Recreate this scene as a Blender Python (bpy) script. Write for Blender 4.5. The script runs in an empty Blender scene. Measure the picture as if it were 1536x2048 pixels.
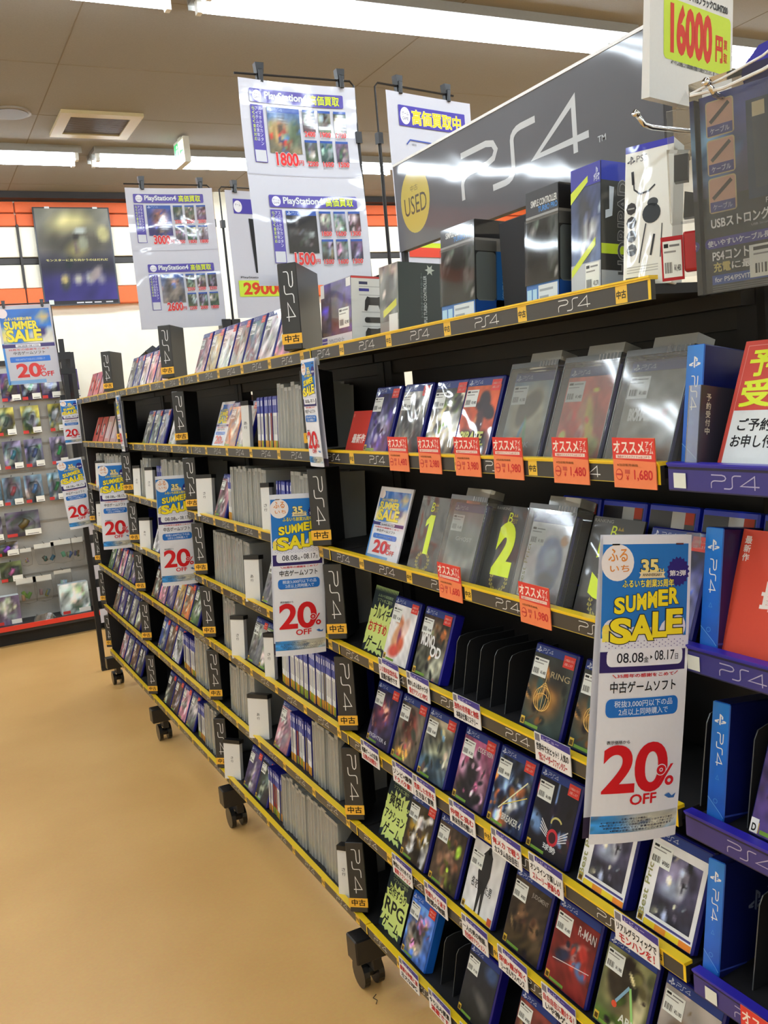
import bpy, math, random
import numpy as np
from mathutils import Matrix, Vector

random.seed(7)
sc = bpy.context.scene
COL = sc.collection

# ------------------------------------------------------------------ camera
cam_data = bpy.data.cameras.new('camera')
cam_data.sensor_fit = 'AUTO'
cam_data.sensor_width = 36.0
cam_data.lens = 1857.0 / 2048.0 * 36.0
cam_data.clip_start = 0.02
cam = bpy.data.objects.new('camera', cam_data)
COL.objects.link(cam)
R = ((0.886843, -0.13665375, 0.44140145), (-0.45344482, -0.07366087, 0.88823526), (-0.08886666, -0.98787642, -0.12729056))
cam.matrix_world = Matrix(((R[0][0], -R[0][1], -R[0][2], 0.0), (R[1][0], -R[1][1], -R[1][2], 0.0),
                           (R[2][0], -R[2][1], -R[2][2], 1.8), (0, 0, 0, 1)))
sc.camera = cam

# ------------------------------------------------------------------ world, exposure
w = bpy.data.worlds.new('world')
w.use_nodes = True
w.node_tree.nodes['Background'].inputs['Color'].default_value = (0.9, 0.95, 1.0, 1)
w.node_tree.nodes['Background'].inputs['Strength'].default_value = 0.15
sc.world = w
sc.view_settings.view_transform = 'Standard'
sc.view_settings.look = 'None'
sc.view_settings.gamma = 1.0
sc.view_settings.use_curve_mapping = False
sc.view_settings.exposure = 0.0
TUBE_STRENGTH = 42.0
sc.cycles.use_denoising = True
sc.cycles.max_bounces = 8
sc.cycles.diffuse_bounces = 4
sc.cycles.glossy_bounces = 4
sc.cycles.transparent_max_bounces = 24
sc.cycles.caustics_reflective = False
sc.cycles.caustics_refractive = False
sc.cycles.sample_clamp_indirect = 6.0

# ------------------------------------------------------------------ colours and materials
def lin(c):
    out = []
    for x in c[:3]:
        x = max(0.0, min(255.0, x)) / 255.0
        out.append(x / 12.92 if x <= 0.04045 else ((x + 0.055) / 1.055) ** 2.4)
    return out

def new_mat(name):
    m = bpy.data.materials.new(name)
    m.use_nodes = True
    nt = m.node_tree
    b = nt.nodes['Principled BSDF']
    return m, nt, b

def attr_mat(name, rough=0.5, spec=0.4, metal=0.0, coat=0.0, wrinkle=0.0, wscale=30.0, grain=0.0, gscale=200.0):
    m, nt, b = new_mat(name)
    a = nt.nodes.new('ShaderNodeAttribute'); a.attribute_name = 'Col'
    src = a.outputs['Color']
    tc = nt.nodes.new('ShaderNodeTexCoord')
    if grain:
        n = nt.nodes.new('ShaderNodeTexNoise'); n.inputs['Scale'].default_value = gscale
        nt.links.new(tc.outputs['Object'], n.inputs['Vector'])
        mr = nt.nodes.new('ShaderNodeMapRange')
        mr.inputs['To Min'].default_value = 1 - grain; mr.inputs['To Max'].default_value = 1 + grain
        nt.links.new(n.outputs['Fac'], mr.inputs['Value'])
        mx = nt.nodes.new('ShaderNodeVectorMath'); mx.operation = 'SCALE'
        nt.links.new(src, mx.inputs[0]); nt.links.new(mr.outputs['Result'], mx.inputs['Scale'])
        src = mx.outputs['Vector']
    nt.links.new(src, b.inputs['Base Color'])
    b.inputs['Roughness'].default_value = rough
    b.inputs['Specular IOR Level'].default_value = spec
    b.inputs['Metallic'].default_value = metal
    if coat:
        b.inputs['Coat Weight'].default_value = coat
        b.inputs['Coat Roughness'].default_value = 0.06
        if wrinkle:
            n = nt.nodes.new('ShaderNodeTexNoise'); n.inputs['Scale'].default_value = wscale
            n.inputs['Detail'].default_value = 1.0
            n.inputs['Distortion'].default_value = 0.8
            oi = nt.nodes.new('ShaderNodeObjectInfo')
            av = nt.nodes.new('ShaderNodeVectorMath'); av.operation = 'ADD'
            nt.links.new(tc.outputs['Object'], av.inputs[0]); nt.links.new(oi.outputs['Location'], av.inputs[1])
            nt.links.new(av.outputs['Vector'], n.inputs['Vector'])
            bp = nt.nodes.new('ShaderNodeBump'); bp.inputs['Strength'].default_value = 1.0
            bp.inputs['Distance'].default_value = wrinkle
            nt.links.new(n.outputs['Fac'], bp.inputs['Height'])
            nt.links.new(bp.outputs['Normal'], b.inputs['Coat Normal'])
    return m

PAPER = attr_mat('printed_paper', 0.55, 0.3, grain=0.02)
FILM = attr_mat('film_wrapped_print', 0.45, 0.3, coat=0.9, wrinkle=0.0026, wscale=13)
SLEEVE = attr_mat('sleeved_print', 0.4, 0.3, coat=1.0, wrinkle=0.006, wscale=5)
SIGNFILM = attr_mat('sign_cover', 0.4, 0.3, coat=0.7, wrinkle=0.0016, wscale=4)
PLASTIC = attr_mat('coloured_plastic', 0.3, 0.5, grain=0.03)
MATTE = attr_mat('painted_metal', 0.5, 0.4, grain=0.05, gscale=60)
BOARD = attr_mat('card_board', 0.6, 0.3, grain=0.03)
CHROME = attr_mat('chrome', 0.15, 0.5, metal=1.0)

def clear_mat(name, tint, body, gloss=0.12, wrinkle=0.0):
    m = bpy.data.materials.new(name); m.use_nodes = True
    nt = m.node_tree; nt.nodes.clear()
    out = nt.nodes.new('ShaderNodeOutputMaterial')
    tr = nt.nodes.new('ShaderNodeBsdfTransparent'); tr.inputs['Color'].default_value = (*tint, 1)
    df = nt.nodes.new('ShaderNodeBsdfDiffuse'); df.inputs['Color'].default_value = (0.62, 0.63, 0.6, 1)
    gl = nt.nodes.new('ShaderNodeBsdfGlossy'); gl.inputs['Roughness'].default_value = 0.06
    m1 = nt.nodes.new('ShaderNodeMixShader'); m1.inputs['Fac'].default_value = body
    fr = nt.nodes.new('ShaderNodeFresnel'); fr.inputs['IOR'].default_value = 1.45
    m2 = nt.nodes.new('ShaderNodeMixShader')
    nt.links.new(tr.outputs[0], m1.inputs[1]); nt.links.new(df.outputs[0], m1.inputs[2])
    nt.links.new(m1.outputs[0], m2.inputs[1]); nt.links.new(gl.outputs[0], m2.inputs[2])
    nt.links.new(fr.outputs[0], m2.inputs['Fac'])
    if wrinkle:
        tc = nt.nodes.new('ShaderNodeTexCoord')
        n = nt.nodes.new('ShaderNodeTexNoise'); n.inputs['Scale'].default_value = 9; n.inputs['Detail'].default_value = 0.0
        bp = nt.nodes.new('ShaderNodeBump'); bp.inputs['Distance'].default_value = wrinkle
        nt.links.new(tc.outputs['Object'], n.inputs['Vector'])
        nt.links.new(n.outputs['Fac'], bp.inputs['Height'])
        nt.links.new(bp.outputs['Normal'], gl.inputs['Normal'])
    nt.links.new(m2.outputs[0], out.inputs['Surface'])
    return m

CLEAR = clear_mat('clear_plastic', (0.95, 0.96, 0.96), 0.27, wrinkle=0.0012)
SMOKE = clear_mat('frosted_clear_plastic', (0.9, 0.9, 0.88), 0.42)
WRAP = clear_mat('blister_plastic', (0.95, 0.95, 0.95), 0.05, wrinkle=0.0016)

EMIT, _nt, _b = new_mat('fluorescent_tube')
_b.inputs['Emission Color'].default_value = (0.81, 0.91, 1.0, 1)
_b.inputs['Emission Strength'].default_value = TUBE_STRENGTH
EXITLIT, _nt, _b = new_mat('lit_exit_panel')
_a = _nt.nodes.new('ShaderNodeAttribute'); _a.attribute_name = 'Col'
_nt.links.new(_a.outputs['Color'], _b.inputs['Emission Color'])
_nt.links.new(_a.outputs['Color'], _b.inputs['Base Color'])
_b.inputs['Emission Strength'].default_value = 1.2

# floor, ceiling, wall materials
FLOOR, nt, b = new_mat('tan_vinyl_floor')
tc = nt.nodes.new('ShaderNodeTexCoord')
n1 = nt.nodes.new('ShaderNodeTexNoise'); n1.inputs['Scale'].default_value = 1.1; n1.inputs['Detail'].default_value = 6
n2 = nt.nodes.new('ShaderNodeTexNoise'); n2.inputs['Scale'].default_value = 90; n2.inputs['Detail'].default_value = 3
nt.links.new(tc.outputs['Object'], n1.inputs['Vector']); nt.links.new(tc.outputs['Object'], n2.inputs['Vector'])
cr = nt.nodes.new('ShaderNodeValToRGB')
cr.color_ramp.elements[0].position = 0.3; cr.color_ramp.elements[0].color = (*lin((212, 164, 98)), 1)
cr.color_ramp.elements[1].position = 0.7; cr.color_ramp.elements[1].color = (*lin((228, 182, 114)), 1)
nt.links.new(n1.outputs['Fac'], cr.inputs['Fac'])
mx = nt.nodes.new('ShaderNodeMix'); mx.data_type = 'RGBA'; mx.blend_type = 'OVERLAY'; mx.inputs['Factor'].default_value = 0.12
nt.links.new(cr.outputs['Color'], mx.inputs[6]); nt.links.new(n2.outputs['Color'], mx.inputs[7])
nt.links.new(mx.outputs[2], b.inputs['Base Color'])
b.inputs['Roughness'].default_value = 0.38
b.inputs['Specular IOR Level'].default_value = 0.35

def speckle(name, c0, c1, scale, rough):
    m, nt, b = new_mat(name)
    tc = nt.nodes.new('ShaderNodeTexCoord')
    n = nt.nodes.new('ShaderNodeTexNoise'); n.inputs['Scale'].default_value = scale; n.inputs['Detail'].default_value = 4
    nt.links.new(tc.outputs['Object'], n.inputs['Vector'])
    r = nt.nodes.new('ShaderNodeValToRGB')
    r.color_ramp.elements[0].position = 0.3; r.color_ramp.elements[0].color = (*lin(c0), 1)
    r.color_ramp.elements[1].position = 0.7; r.color_ramp.elements[1].color = (*lin(c1), 1)
    nt.links.new(n.outputs['Fac'], r.inputs['Fac'])
    nt.links.new(r.outputs['Color'], b.inputs['Base Color'])
    b.inputs['Roughness'].default_value = rough
    return m
CEIL = speckle('ceiling_board', (140, 134, 126), (146, 140, 131), 120, 0.9)
WALLM = speckle('cream_wall', (240, 234, 214), (244, 238, 220), 8, 0.6)

# ------------------------------------------------------------------ mesh builder
class MB:
    def __init__(s):
        s.v = []; s.f = []; s.c = []; s.m = []
    def poly(s, pts, col, mat=0):
        n = len(s.v); s.v.extend([tuple(p) for p in pts]); s.f.append(tuple(range(n, n + len(pts))))
        s.c.append(lin(col)); s.m.append(mat); return s
    def box(s, x0, x1, y0, y1, z0, z1, col, mat=0, front=None):
        n = len(s.v)
        s.v.extend([(x0, y0, z0), (x1, y0, z0), (x1, y1, z0), (x0, y1, z0), (x0, y0, z1), (x1, y0, z1), (x1, y1, z1), (x0, y1, z1)])
        L = lin(col)
        for k, q in enumerate(((0, 3, 2, 1), (4, 5, 6, 7), (0, 1, 5, 4), (1, 2, 6, 5), (2, 3, 7, 6), (3, 0, 4, 7))):
            s.f.append(tuple(n + i for i in q)); s.c.append(lin(front) if (front and k == 2) else L); s.m.append(mat)
        return s
    def prism(s, prof, y0, y1, col, mat=0):
        """prof: (x, z) outline, extruded from y0 to y1."""
        n = len(prof)
        a = [(p[0], y0, p[1]) for p in prof]; b = [(p[0], y1, p[1]) for p in prof]
        s.poly(a, col, mat); s.poly(b[::-1], col, mat)
        for i in range(n):
            j = (i + 1) % n
            s.poly([a[j], a[i], b[i], b[j]], col, mat)
        return s
    def tube(s, pts, r, col, n=6, mat=0):
        pts = [Vector(p) for p in pts]; L = lin(col); rings = []
        for i, p in enumerate(pts):
            d = (pts[min(i + 1, len(pts) - 1)] - pts[max(i - 1, 0)]).normalized()
            a = d.orthogonal().normalized() if i == 0 else (rings_a - d * rings_a.dot(d)).normalized()
            rings_a = a; b = d.cross(a)
            base = len(s.v)
            for k in range(n):
                t = 2 * math.pi * k / n
                s.v.append(tuple(p + (a * math.cos(t) + b * math.sin(t)) * r))
            rings.append(base)
        for i in range(len(rings) - 1):
            for k in range(n):
                k2 = (k + 1) % n
                s.f.append((rings[i] + k, rings[i] + k2, rings[i + 1] + k2, rings[i + 1] + k)); s.c.append(L); s.m.append(mat)
        s.f.append(tuple(rings[0] + k for k in range(n))[::-1]); s.c.append(L); s.m.append(mat)
        s.f.append(tuple(rings[-1] + k for k in range(n))); s.c.append(L); s.m.append(mat)
        return s
    def mesh(s, name, mats, smooth=False):
        me = bpy.data.meshes.new(name)
        me.from_pydata(s.v, [], s.f)
        for m in mats: me.materials.append(m)
        ca = me.color_attributes.new('Col', 'FLOAT_COLOR', 'CORNER')
        buf = []
        for f, c in zip(s.f, s.c):
            if isinstance(c[0], (list, tuple, np.ndarray)):
                for cc in c: buf.extend((cc[0], cc[1], cc[2], 1.0))
            else:
                buf.extend((c[0], c[1], c[2], 1.0) * len(f))
        ca.data.foreach_set('color', buf)
        me.polygons.foreach_set('material_index', s.m)
        if smooth: me.polygons.foreach_set('use_smooth', [True] * len(s.f))
        me.update()
        return me
    def build(s, name, mats, parent=None, smooth=False):
        if not isinstance(mats, (list, tuple)): mats = [mats]
        o = bpy.data.objects.new(name, s.mesh(name, mats, smooth))
        COL.objects.link(o)
        if parent is not None: o.parent = parent
        return o

def bevel(o, wd, seg=2):
    md = o.modifiers.new('bevel', 'BEVEL'); md.width = wd; md.segments = seg; md.limit_method = 'ANGLE'
    return o

def thing(name, label, cat, loc=(0, 0, 0), rot=(0, 0, 0), group=None):
    o = bpy.data.objects.new(name, None); o.empty_display_size = 0.05
    COL.objects.link(o)
    o.location = loc; o.rotation_euler = rot
    o['label'] = label; o['category'] = cat
    if group: o['group'] = group
    return o

def tag(o, label, cat, group=None):
    o['label'] = label; o['category'] = cat
    if group: o['group'] = group
    return o

def dup(root, loc, rot, label=None, group=None):
    r = root.copy(); COL.objects.link(r); r.location = loc; r.rotation_euler = rot
    if label: r['label'] = label
    if group: r['group'] = group
    for ch in list(root.children):
        c = ch.copy(); COL.objects.link(c); c.parent = r
        for g in list(ch.children):
            d = g.copy(); COL.objects.link(d); d.parent = c
    return r

def structure(o):
    o['kind'] = 'structure'; return o

# ------------------------------------------------------------------ flat print: lettering, labels, artwork
_tc = {}
def glyphs(s, off=0.0):
    key = (s, off)
    if key not in _tc:
        cu = bpy.data.curves.new('lettering', 'FONT'); cu.body = s; cu.offset = off; cu.resolution_u = 6 if len(s) <= 2 else 3
        ob = bpy.data.objects.new('lettering', cu)
        me = ob.to_mesh()
        v = np.array([(q.co.x, q.co.y) for q in me.vertices]) if len(me.vertices) else np.zeros((0, 2))
        f = [tuple(p.vertices) for p in me.polygons]
        ob.to_mesh_clear()
        bpy.data.objects.remove(ob); bpy.data.curves.remove(cu)
        _tc[key] = (v, f)
    return _tc[key]

def slices(poly, step):
    """Cut a flat outline into cells so that it can follow a bent sheet."""
    out = [poly]
    for ax in (1, 0):
        nxt = []
        for pl in out:
            lo = min(p[ax] for p in pl); hi = max(p[ax] for p in pl)
            if hi - lo <= step * .3 or len(pl) > 40:
                nxt.append(pl); continue
            k = math.floor(lo / step) + 1; rest = pl
            while k * step < hi - 1e-6 and len(rest) >= 3:
                t = k * step; a = []; b = []
                for i in range(len(rest)):
                    p, q = rest[i], rest[(i + 1) % len(rest)]
                    (a if p[ax] <= t else b).append(p)
                    if (p[ax] <= t) != (q[ax] <= t):
                        w_ = (t - p[ax]) / (q[ax] - p[ax]); x = (p[0] + (q[0] - p[0]) * w_, p[1] + (q[1] - p[1]) * w_)
                        a.append(x); b.append(x)
                if len(a) >= 3: nxt.append(a)
                rest = b; k += 1
            if len(rest) >= 3: nxt.append(rest)
        out = nxt
    return out

class Print:
    """A stack of flat inks on a sheet: u to the right, v up, layer outwards."""
    EPS = 0.00022
    def __init__(s): s.it = []; s.z = 0
    def poly(s, pts, col, layer): s.it.append((np.array(pts, float), [tuple(range(len(pts)))], lin(col), layer)); return s
    def rect(s, x0, x1, y0, y1, col, layer): return s.poly([(x0, y0), (x1, y0), (x1, y1), (x0, y1)], col, layer)
    def rrect(s, x0, x1, y0, y1, r, col, layer, n=4):
        pts = []
        for cx, cy, a0 in ((x1 - r, y0 + r, -90), (x1 - r, y1 - r, 0), (x0 + r, y1 - r, 90), (x0 + r, y0 + r, 180)):
            for k in range(n + 1):
                a = math.radians(a0 + 90 * k / n); pts.append((cx + r * math.cos(a), cy + r * math.sin(a)))
        return s.poly(pts, col, layer)
    def ell(s, cx, cy, rx, ry, col, layer, n=20):
        return s.poly([(cx + rx * math.cos(2 * math.pi * k / n), cy + ry * math.sin(2 * math.pi * k / n)) for k in range(n)], col, layer)
    def star(s, cx, cy, r0, r1, n, col, layer, sy=1.0):
        pts = []
        for k in range(2 * n):
            r = r1 if k % 2 == 0 else r0; a = math.pi * k / n
            pts.append((cx + r * math.cos(a), cy + sy * r * math.sin(a)))
        c = (cx, cy)
        for k in range(2 * n): s.poly([c, pts[k], pts[(k + 1) % (2 * n)]], col, layer)
        return s
    def stroke(s, pts, wd, col, layer):
        pts = [Vector((p[0], p[1])) for p in pts]; h = wd / 2; L = []; Rr = []
        for i, p in enumerate(pts):
            a = (p - pts[i - 1]).normalized() if i > 0 else (pts[1] - p).normalized()
            b = (pts[i + 1] - p).normalized() if i < len(pts) - 1 else a
            t = (a + b)
            t = t.normalized() if t.length > 1e-6 else a
            nn = Vector((-t.y, t.x)); k = h / max(0.4, nn.dot(Vector((-a.y, a.x))))
            L.append(p + nn * k); Rr.append(p - nn * k)
        for i in range(len(pts) - 1):
            s.poly([L[i], Rr[i], Rr[i + 1], L[i + 1]], col, layer + .12 * i)
        return s
    def text(s, t, x0, x1, y0, y1, col, layer, bold=0.0, fit=True, slant=0.0, rot=0.0, out=None, outw=0.05):
        """Lettering stretched to the box x0..x1, y0..y1 (fit) or scaled to its height from x0."""
        if out is not None:
            s.text(t, x0, x1, y0, y1, out, layer, bold + outw, fit, slant, rot); layer += 1
        v0, _ = glyphs(t, 0.0)
        strikes = [(0.0, 0.0)]
        if bold and any(ord(ch) > 0x2E80 for ch in t):
            # dense kanji are made heavier by over-striking, which keeps their small counters open
            v, f = glyphs(t, 0.0); d = bold * 0.42; strikes = [(d, d), (-d, d), (d, -d), (-d, -d)]
        else:
            v, f = glyphs(t, round(bold * 0.45, 4))
        if not len(v): return s
        mn, mxx = v0.min(0), v0.max(0)
        sx = (x1 - x0) / max(1e-6, mxx[0] - mn[0]); sy = (y1 - y0) / max(1e-6, mxx[1] - mn[1])
        if not fit: sx = sy = min(sx, sy)
        for n_, (dx, dy) in enumerate(strikes):
            q = np.stack([(v[:, 0] + dx - mn[0]) * sx + x0, (v[:, 1] + dy - mn[1]) * sy + y0], 1)
            if slant: q[:, 0] += (q[:, 1] - y0) * slant
            if rot:
                c = np.array([(x0 + x1) / 2, (y0 + y1) / 2]); ca, sa = math.cos(rot), math.sin(rot)
                e = q - c; q = np.stack([e[:, 0] * ca - e[:, 1] * sa, e[:, 0] * sa + e[:, 1] * ca], 1) + c
            s.it.append((q, f, lin(col), layer + .22 * n_))
        return s
    def art(s, x0, x1, y0, y1, nx, ny, fn, layer):
        U, V = np.meshgrid(np.linspace(0, 1, nx + 1), np.linspace(0, 1, ny + 1))
        C = np.clip(fn(U, V), 0, 255) / 255.0
        C = np.where(C <= 0.04045, C / 12.92, ((C + 0.055) / 1.055) ** 2.4).reshape(-1, 3)
        q = np.stack([(x0 + (x1 - x0) * U).ravel(), (y0 + (y1 - y0) * V).ravel()], 1)
        f = []
        for j in range(ny):
            for i in range(nx):
                a = j * (nx + 1) + i; f.append((a, a + 1, a + nx + 2, a + nx + 1))
        s.it.append((q, f, C, layer))
        return s
    def into(s, mb, mp, mat=0, curved=0.0):
        for q, f, c, layer in s.it:
            if curved and not isinstance(c, np.ndarray):
                for k in f:
                    for piece in slices([tuple(q[i]) for i in k], curved):
                        n = len(mb.v)
                        mb.v.extend([mp(a, b, layer * s.EPS) for a, b in piece])
                        mb.f.append(tuple(range(n, n + len(piece)))); mb.m.append(mat); mb.c.append(c)
                continue
            n = len(mb.v)
            mb.v.extend([mp(p[0], p[1], layer * s.EPS) for p in q])
            per = isinstance(c, np.ndarray) and c.ndim == 2
            for k in f:
                mb.f.append(tuple(n + i for i in k)); mb.m.append(mat)
                mb.c.append([tuple(c[i]) for i in k] if per else c)
        return mb
    def build(s, name, mat, parent=None, mp=None, y=0.0):
        if mp is None: mp = lambda u, v, l: (u, y - l, v)
        return s.into(MB(), mp).build(name, mat, parent)

def paint(top, bot, blobs=(), noise=10, seed=0, freq=4, detail=None):
    """Soft printed artwork: a vertical wash, soft shapes, then smaller fragments picked from their tones."""
    rng = np.random.RandomState(seed + 11)
    ks = np.concatenate([rng.uniform(-freq, freq, (5, 2)), rng.uniform(-3.2 * freq, 3.2 * freq, (5, 2))]) * math.pi
    ph = rng.uniform(0, 6.28, 10)
    am = np.array([1.0] * 5 + [.6] * 5) * rng.uniform(.5, 1, 10)
    kw = rng.uniform(-1, 1, (4, 2)) * 9; pw = rng.uniform(0, 6.28, 4)
    if detail is None: detail = 0 if noise < 7 else int(noise * 1.6)
    tones = [np.array(b[5], float) for b in blobs] + [np.array(top, float), np.array(bot, float)]
    frag = []
    for _ in range(detail):
        if blobs and rng.rand() < .8:
            b = blobs[rng.randint(len(blobs))]; cx = b[0] + rng.normal() * b[2] * .7; cy = b[1] + rng.normal() * b[3] * .7
        else: cx, cy = rng.rand(), rng.rand() * .9
        t = tones[rng.randint(len(tones))] * rng.uniform(.45, 1.5) + rng.uniform(-8, 8, 3)
        frag.append((cx, cy, rng.uniform(.015, .08), rng.uniform(.02, .12), rng.uniform(-70, 70), t, .35))
    def fn(U, V):
        C = np.array(bot, float) * (1 - V[..., None]) + np.array(top, float) * V[..., None]
        for b in list(blobs) + frag:
            cx, cy, rx, ry, ang, col, soft = b
            a = math.radians(ang)
            X = (U - cx) * math.cos(a) + (V - cy) * math.sin(a); Y = -(U - cx) * math.sin(a) + (V - cy) * math.cos(a)
            wob = 0.09 * sum(np.sin(kw[i, 0] * U + kw[i, 1] * V + pw[i]) for i in range(4))
            d = np.sqrt((X / rx) ** 2 + (Y / ry) ** 2) + wob
            m = np.clip((1 + soft - d) / (2 * soft), 0, 1)[..., None]
            C = C * (1 - m) + np.array(col, float) * m
        N = sum(np.sin(ks[i, 0] * U + ks[i, 1] * V + ph[i]) * am[i] for i in range(10))[..., None]
        return C * (1 + N * noise * .0075)
    return fn

def logo4(p, x, y, h, col, layer, wd=0.085, rot90=False, sx=1.68):
    """The console lettering: P, S, 4 in rounded single strokes; h is its height."""
    def arc(cx, cy, r, a0, a1, n=4):
        return [(cx + r * math.cos(math.radians(a0 + (a1 - a0) * k / n)), cy + r * math.sin(math.radians(a0 + (a1 - a0) * k / n))) for k in range(n + 1)]
    Ps = [(0, 1)] + arc(0.62, 0.78, 0.22, 90, -90) + arc(0.22, 0.34, 0.22, 90, 180) + [(0, 0)]
    Ss = [(0.72, 0.0)] + arc(1.0, 0.2, 0.2, -90, 0) + arc(1.4, 0.8, 0.2, 180, 90) + [(1.7, 1.0)]
    F1 = [(2.66, 0.25), (1.66, 0.25), (2.42, 1.0), (2.42, 0.0)]
    for st in (Ps, Ss, F1):
        q = [((a * h * sx, b * h)) for a, b in st]
        if rot90: q = [(b, -a) for a, b in q]
        p.stroke([(x + a, y + b) for a, b in q], wd * h * 1.15, col, layer)

def emblem(p, cx, cy, h, col, layer):
    """The standing and lying letter emblem."""
    p.poly([(cx - .10 * h, cy - .5 * h), (cx - .10 * h, cy + .5 * h), (cx + .05 * h, cy + .46 * h), (cx + .05 * h, cy - .56 * h)], col, layer)
    p.poly([(cx + .05 * h, cy + .46 * h), (cx + .30 * h, cy + .28 * h), (cx + .30 * h, cy + .02 * h), (cx + .12 * h, cy + .02 * h), (cx + .14 * h, cy + .22 * h), (cx + .05 * h, cy + .3 * h)], col, layer)
    p.poly([(cx - .16 * h, cy - .02 * h), (cx - .62 * h, cy - .2 * h), (cx - .6 * h, cy - .34 * h), (cx - .3 * h, cy - .38 * h), (cx - .16 * h, cy - .3 * h), (cx - .36 * h, cy - .25 * h), (cx - .16 * h, cy - .16 * h)], col, layer)
    p.poly([(cx + .11 * h, cy - .44 * h), (cx + .62 * h, cy - .26 * h), (cx + .64 * h, cy - .12 * h), (cx + .4 * h, cy - .06 * h), (cx + .11 * h, cy - .14 * h), (cx + .38 * h, cy - .19 * h), (cx + .11 * h, cy - .3 * h)], col, layer)

def gamepad(p, cx, cy, s, col, layer):
    L = [(-.5, -.38), (-.36, -.4), (-.26, -.12), (.26, -.12), (.36, -.4), (.5, -.38), (.46, .1), (.34, .3), (.2, .26), (-.2, .26), (-.34, .3), (-.46, .1)]
    p.poly([(cx + a * s, cy + b * s) for a, b in L], col, layer)

WHITE = (236, 236, 238); BLACK = (22, 22, 24); RED = (206, 30, 34); YEL = (245, 205, 40); LIME = (214, 236, 60)
DARK = (44, 43, 43)

ORD = ('first second third fourth fifth sixth seventh eighth ninth tenth eleventh twelfth thirteenth fourteenth fifteenth sixteenth seventeenth eighteenth nineteenth twentieth '
       'twenty-first twenty-second twenty-third twenty-fourth twenty-fifth twenty-sixth twenty-seventh twenty-eighth twenty-ninth thirtieth thirty-first thirty-second thirty-third thirty-fourth').split()
_runs = {}
def nth(key):
    _runs[key] = _runs.get(key, 0) + 1
    return ORD[_runs[key] - 1]

# ------------------------------------------------------------------ the room
CEILZ = 3.74
def slab(name, x0, x1, y0, y1, z0, z1, mat, col=(200, 200, 200)):
    return structure(MB().box(x0, x1, y0, y1, z0, z1, col).build(name, mat))
slab('floor', -4, 7, -3.5, 8.75, -0.1, 0.0, FLOOR)
ceiling = slab('ceiling', -4, 7, -3.5, 8.75, CEILZ, CEILZ + 0.1, CEIL)
# joints between the ceiling boards: thin recessed-looking strips, one part each
jm = attr_mat('ceiling_joint', 0.9, 0.1)
for k in range(-2, 5):
    MB().box(1.0 + 1.82 * k - .003, 1.0 + 1.82 * k + .003, -3.5, 8.75, CEILZ - .0015, CEILZ + .01, (128, 116, 100)).build('joint', jm, ceiling)
for k in range(0, 13):
    MB().box(-4, 7, 5.52 - 0.91 * 9 + .91 * k - .002, 5.52 - 0.91 * 9 + .91 * k + .002, CEILZ - .0012, CEILZ + .01, (138, 126, 110)).build('joint', jm, ceiling)
wall_back = slab('wall_back', -4, 7, 8.65, 8.85, 0, CEILZ, WALLM)
slab('wall_left', -4.1, -4, -3.5, 8.75, 0, CEILZ, WALLM)
slab('wall_right', 7, 7.1, -3.5, 8.75, 0, CEILZ, WALLM)
slab('wall_front', -4, 7, -3.6, -3.5, 0, CEILZ, WALLM)
# slatted wall panels with dark rails and orange bands, each board its own piece
ORANGE = (232, 104, 48)
def wallboard(name, x0, x1, z0, z1, col, d=0.05):
    return bevel(MB().box(x0, x1, 8.65 - d, 8.655, z0, z1, col).build(name, MATTE, wall_back), .004, 1)
for x0, x1 in ((-3.9, 1.04), (1.05, 2.74), (3.02, 6.9)):
    wallboard('orange_board', x0, x1, 3.585, 3.675, ORANGE)
    wallboard('orange_board', x0, x1, 3.475, 3.575, ORANGE)
    wallboard('cream_board', x0, x1, 3.215, 3.465, (243, 237, 217))
    wallboard('cream_board', x0, x1, 2.955, 3.15, (243, 237, 217))
    wallboard('orange_board', x0, x1, 2.80, 2.945, ORANGE, d=.10)
    wallboard('dark_rail', x0, x1, 3.155, 3.21, (52, 48, 46), d=.03)
MB().box(1.038, 1.056, 8.57, 8.655, 2.75, 3.48, (46, 42, 40)).build('dark_rail', MATTE, wall_back)
structure(MB().box(-4, 2.74, 8.5, 8.65, 3.685, CEILZ, (40, 34, 32)).build('trim_1', MATTE))
structure(MB().box(3.02, 7, 8.5, 8.65, 3.685, CEILZ, (40, 34, 32)).build('trim_2', MATTE))
structure(MB().box(2.74, 3.02, 8.42, 8.65, 0, CEILZ, (232, 226, 206)).build('wall_column', MATTE))

# ------------------------------------------------------------------ ceiling lights: two tubes under a white tray
def make_light(label):
    t = thing('ceiling_light', label, 'light', (0, 0, 0), (0, 0, 0), 'fluorescent ceiling lights')
    Lh = 1.27
    mb = MB()
    mb.box(-Lh, Lh, -.15, .15, -.028, 0, (120, 118, 112))
    mb.prism([(-Lh, -.028), (Lh, -.028), (Lh, -.05), (-Lh, -.05)], -.03, .03, (120, 118, 112))
    mb.box(-Lh, Lh, -.155, -.148, -.05, 0, (150, 148, 142)); mb.box(-Lh, Lh, .148, .155, -.05, 0, (150, 148, 142))
    mb.build('tray', MATTE, t)
    for sx in (1,):
        for y in (-.085, .085):
            c0 = (-Lh + .03, y, -.065); c1 = (Lh - .03, y, -.065)
            MB().tube([c0, c1], .019, (255, 255, 250), 8).build('tube', EMIT, t)
            for cx in (c0[0], c1[0]):
                MB().box(cx - .012, cx + .012, y - .022, y + .022, -.09, -.028, (226, 224, 218)).build('lamp_holder', MATTE, t)
    return t
ROWS = [(-1.56, 'the row behind the camera'), (1.44, 'the row over the near bay'), (4.40, 'the near row in view'), (7.24, 'the far row by the wall')]
proto = None
PLACES = ['left end', 'left half', 'middle', 'right of middle', 'right end']
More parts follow.
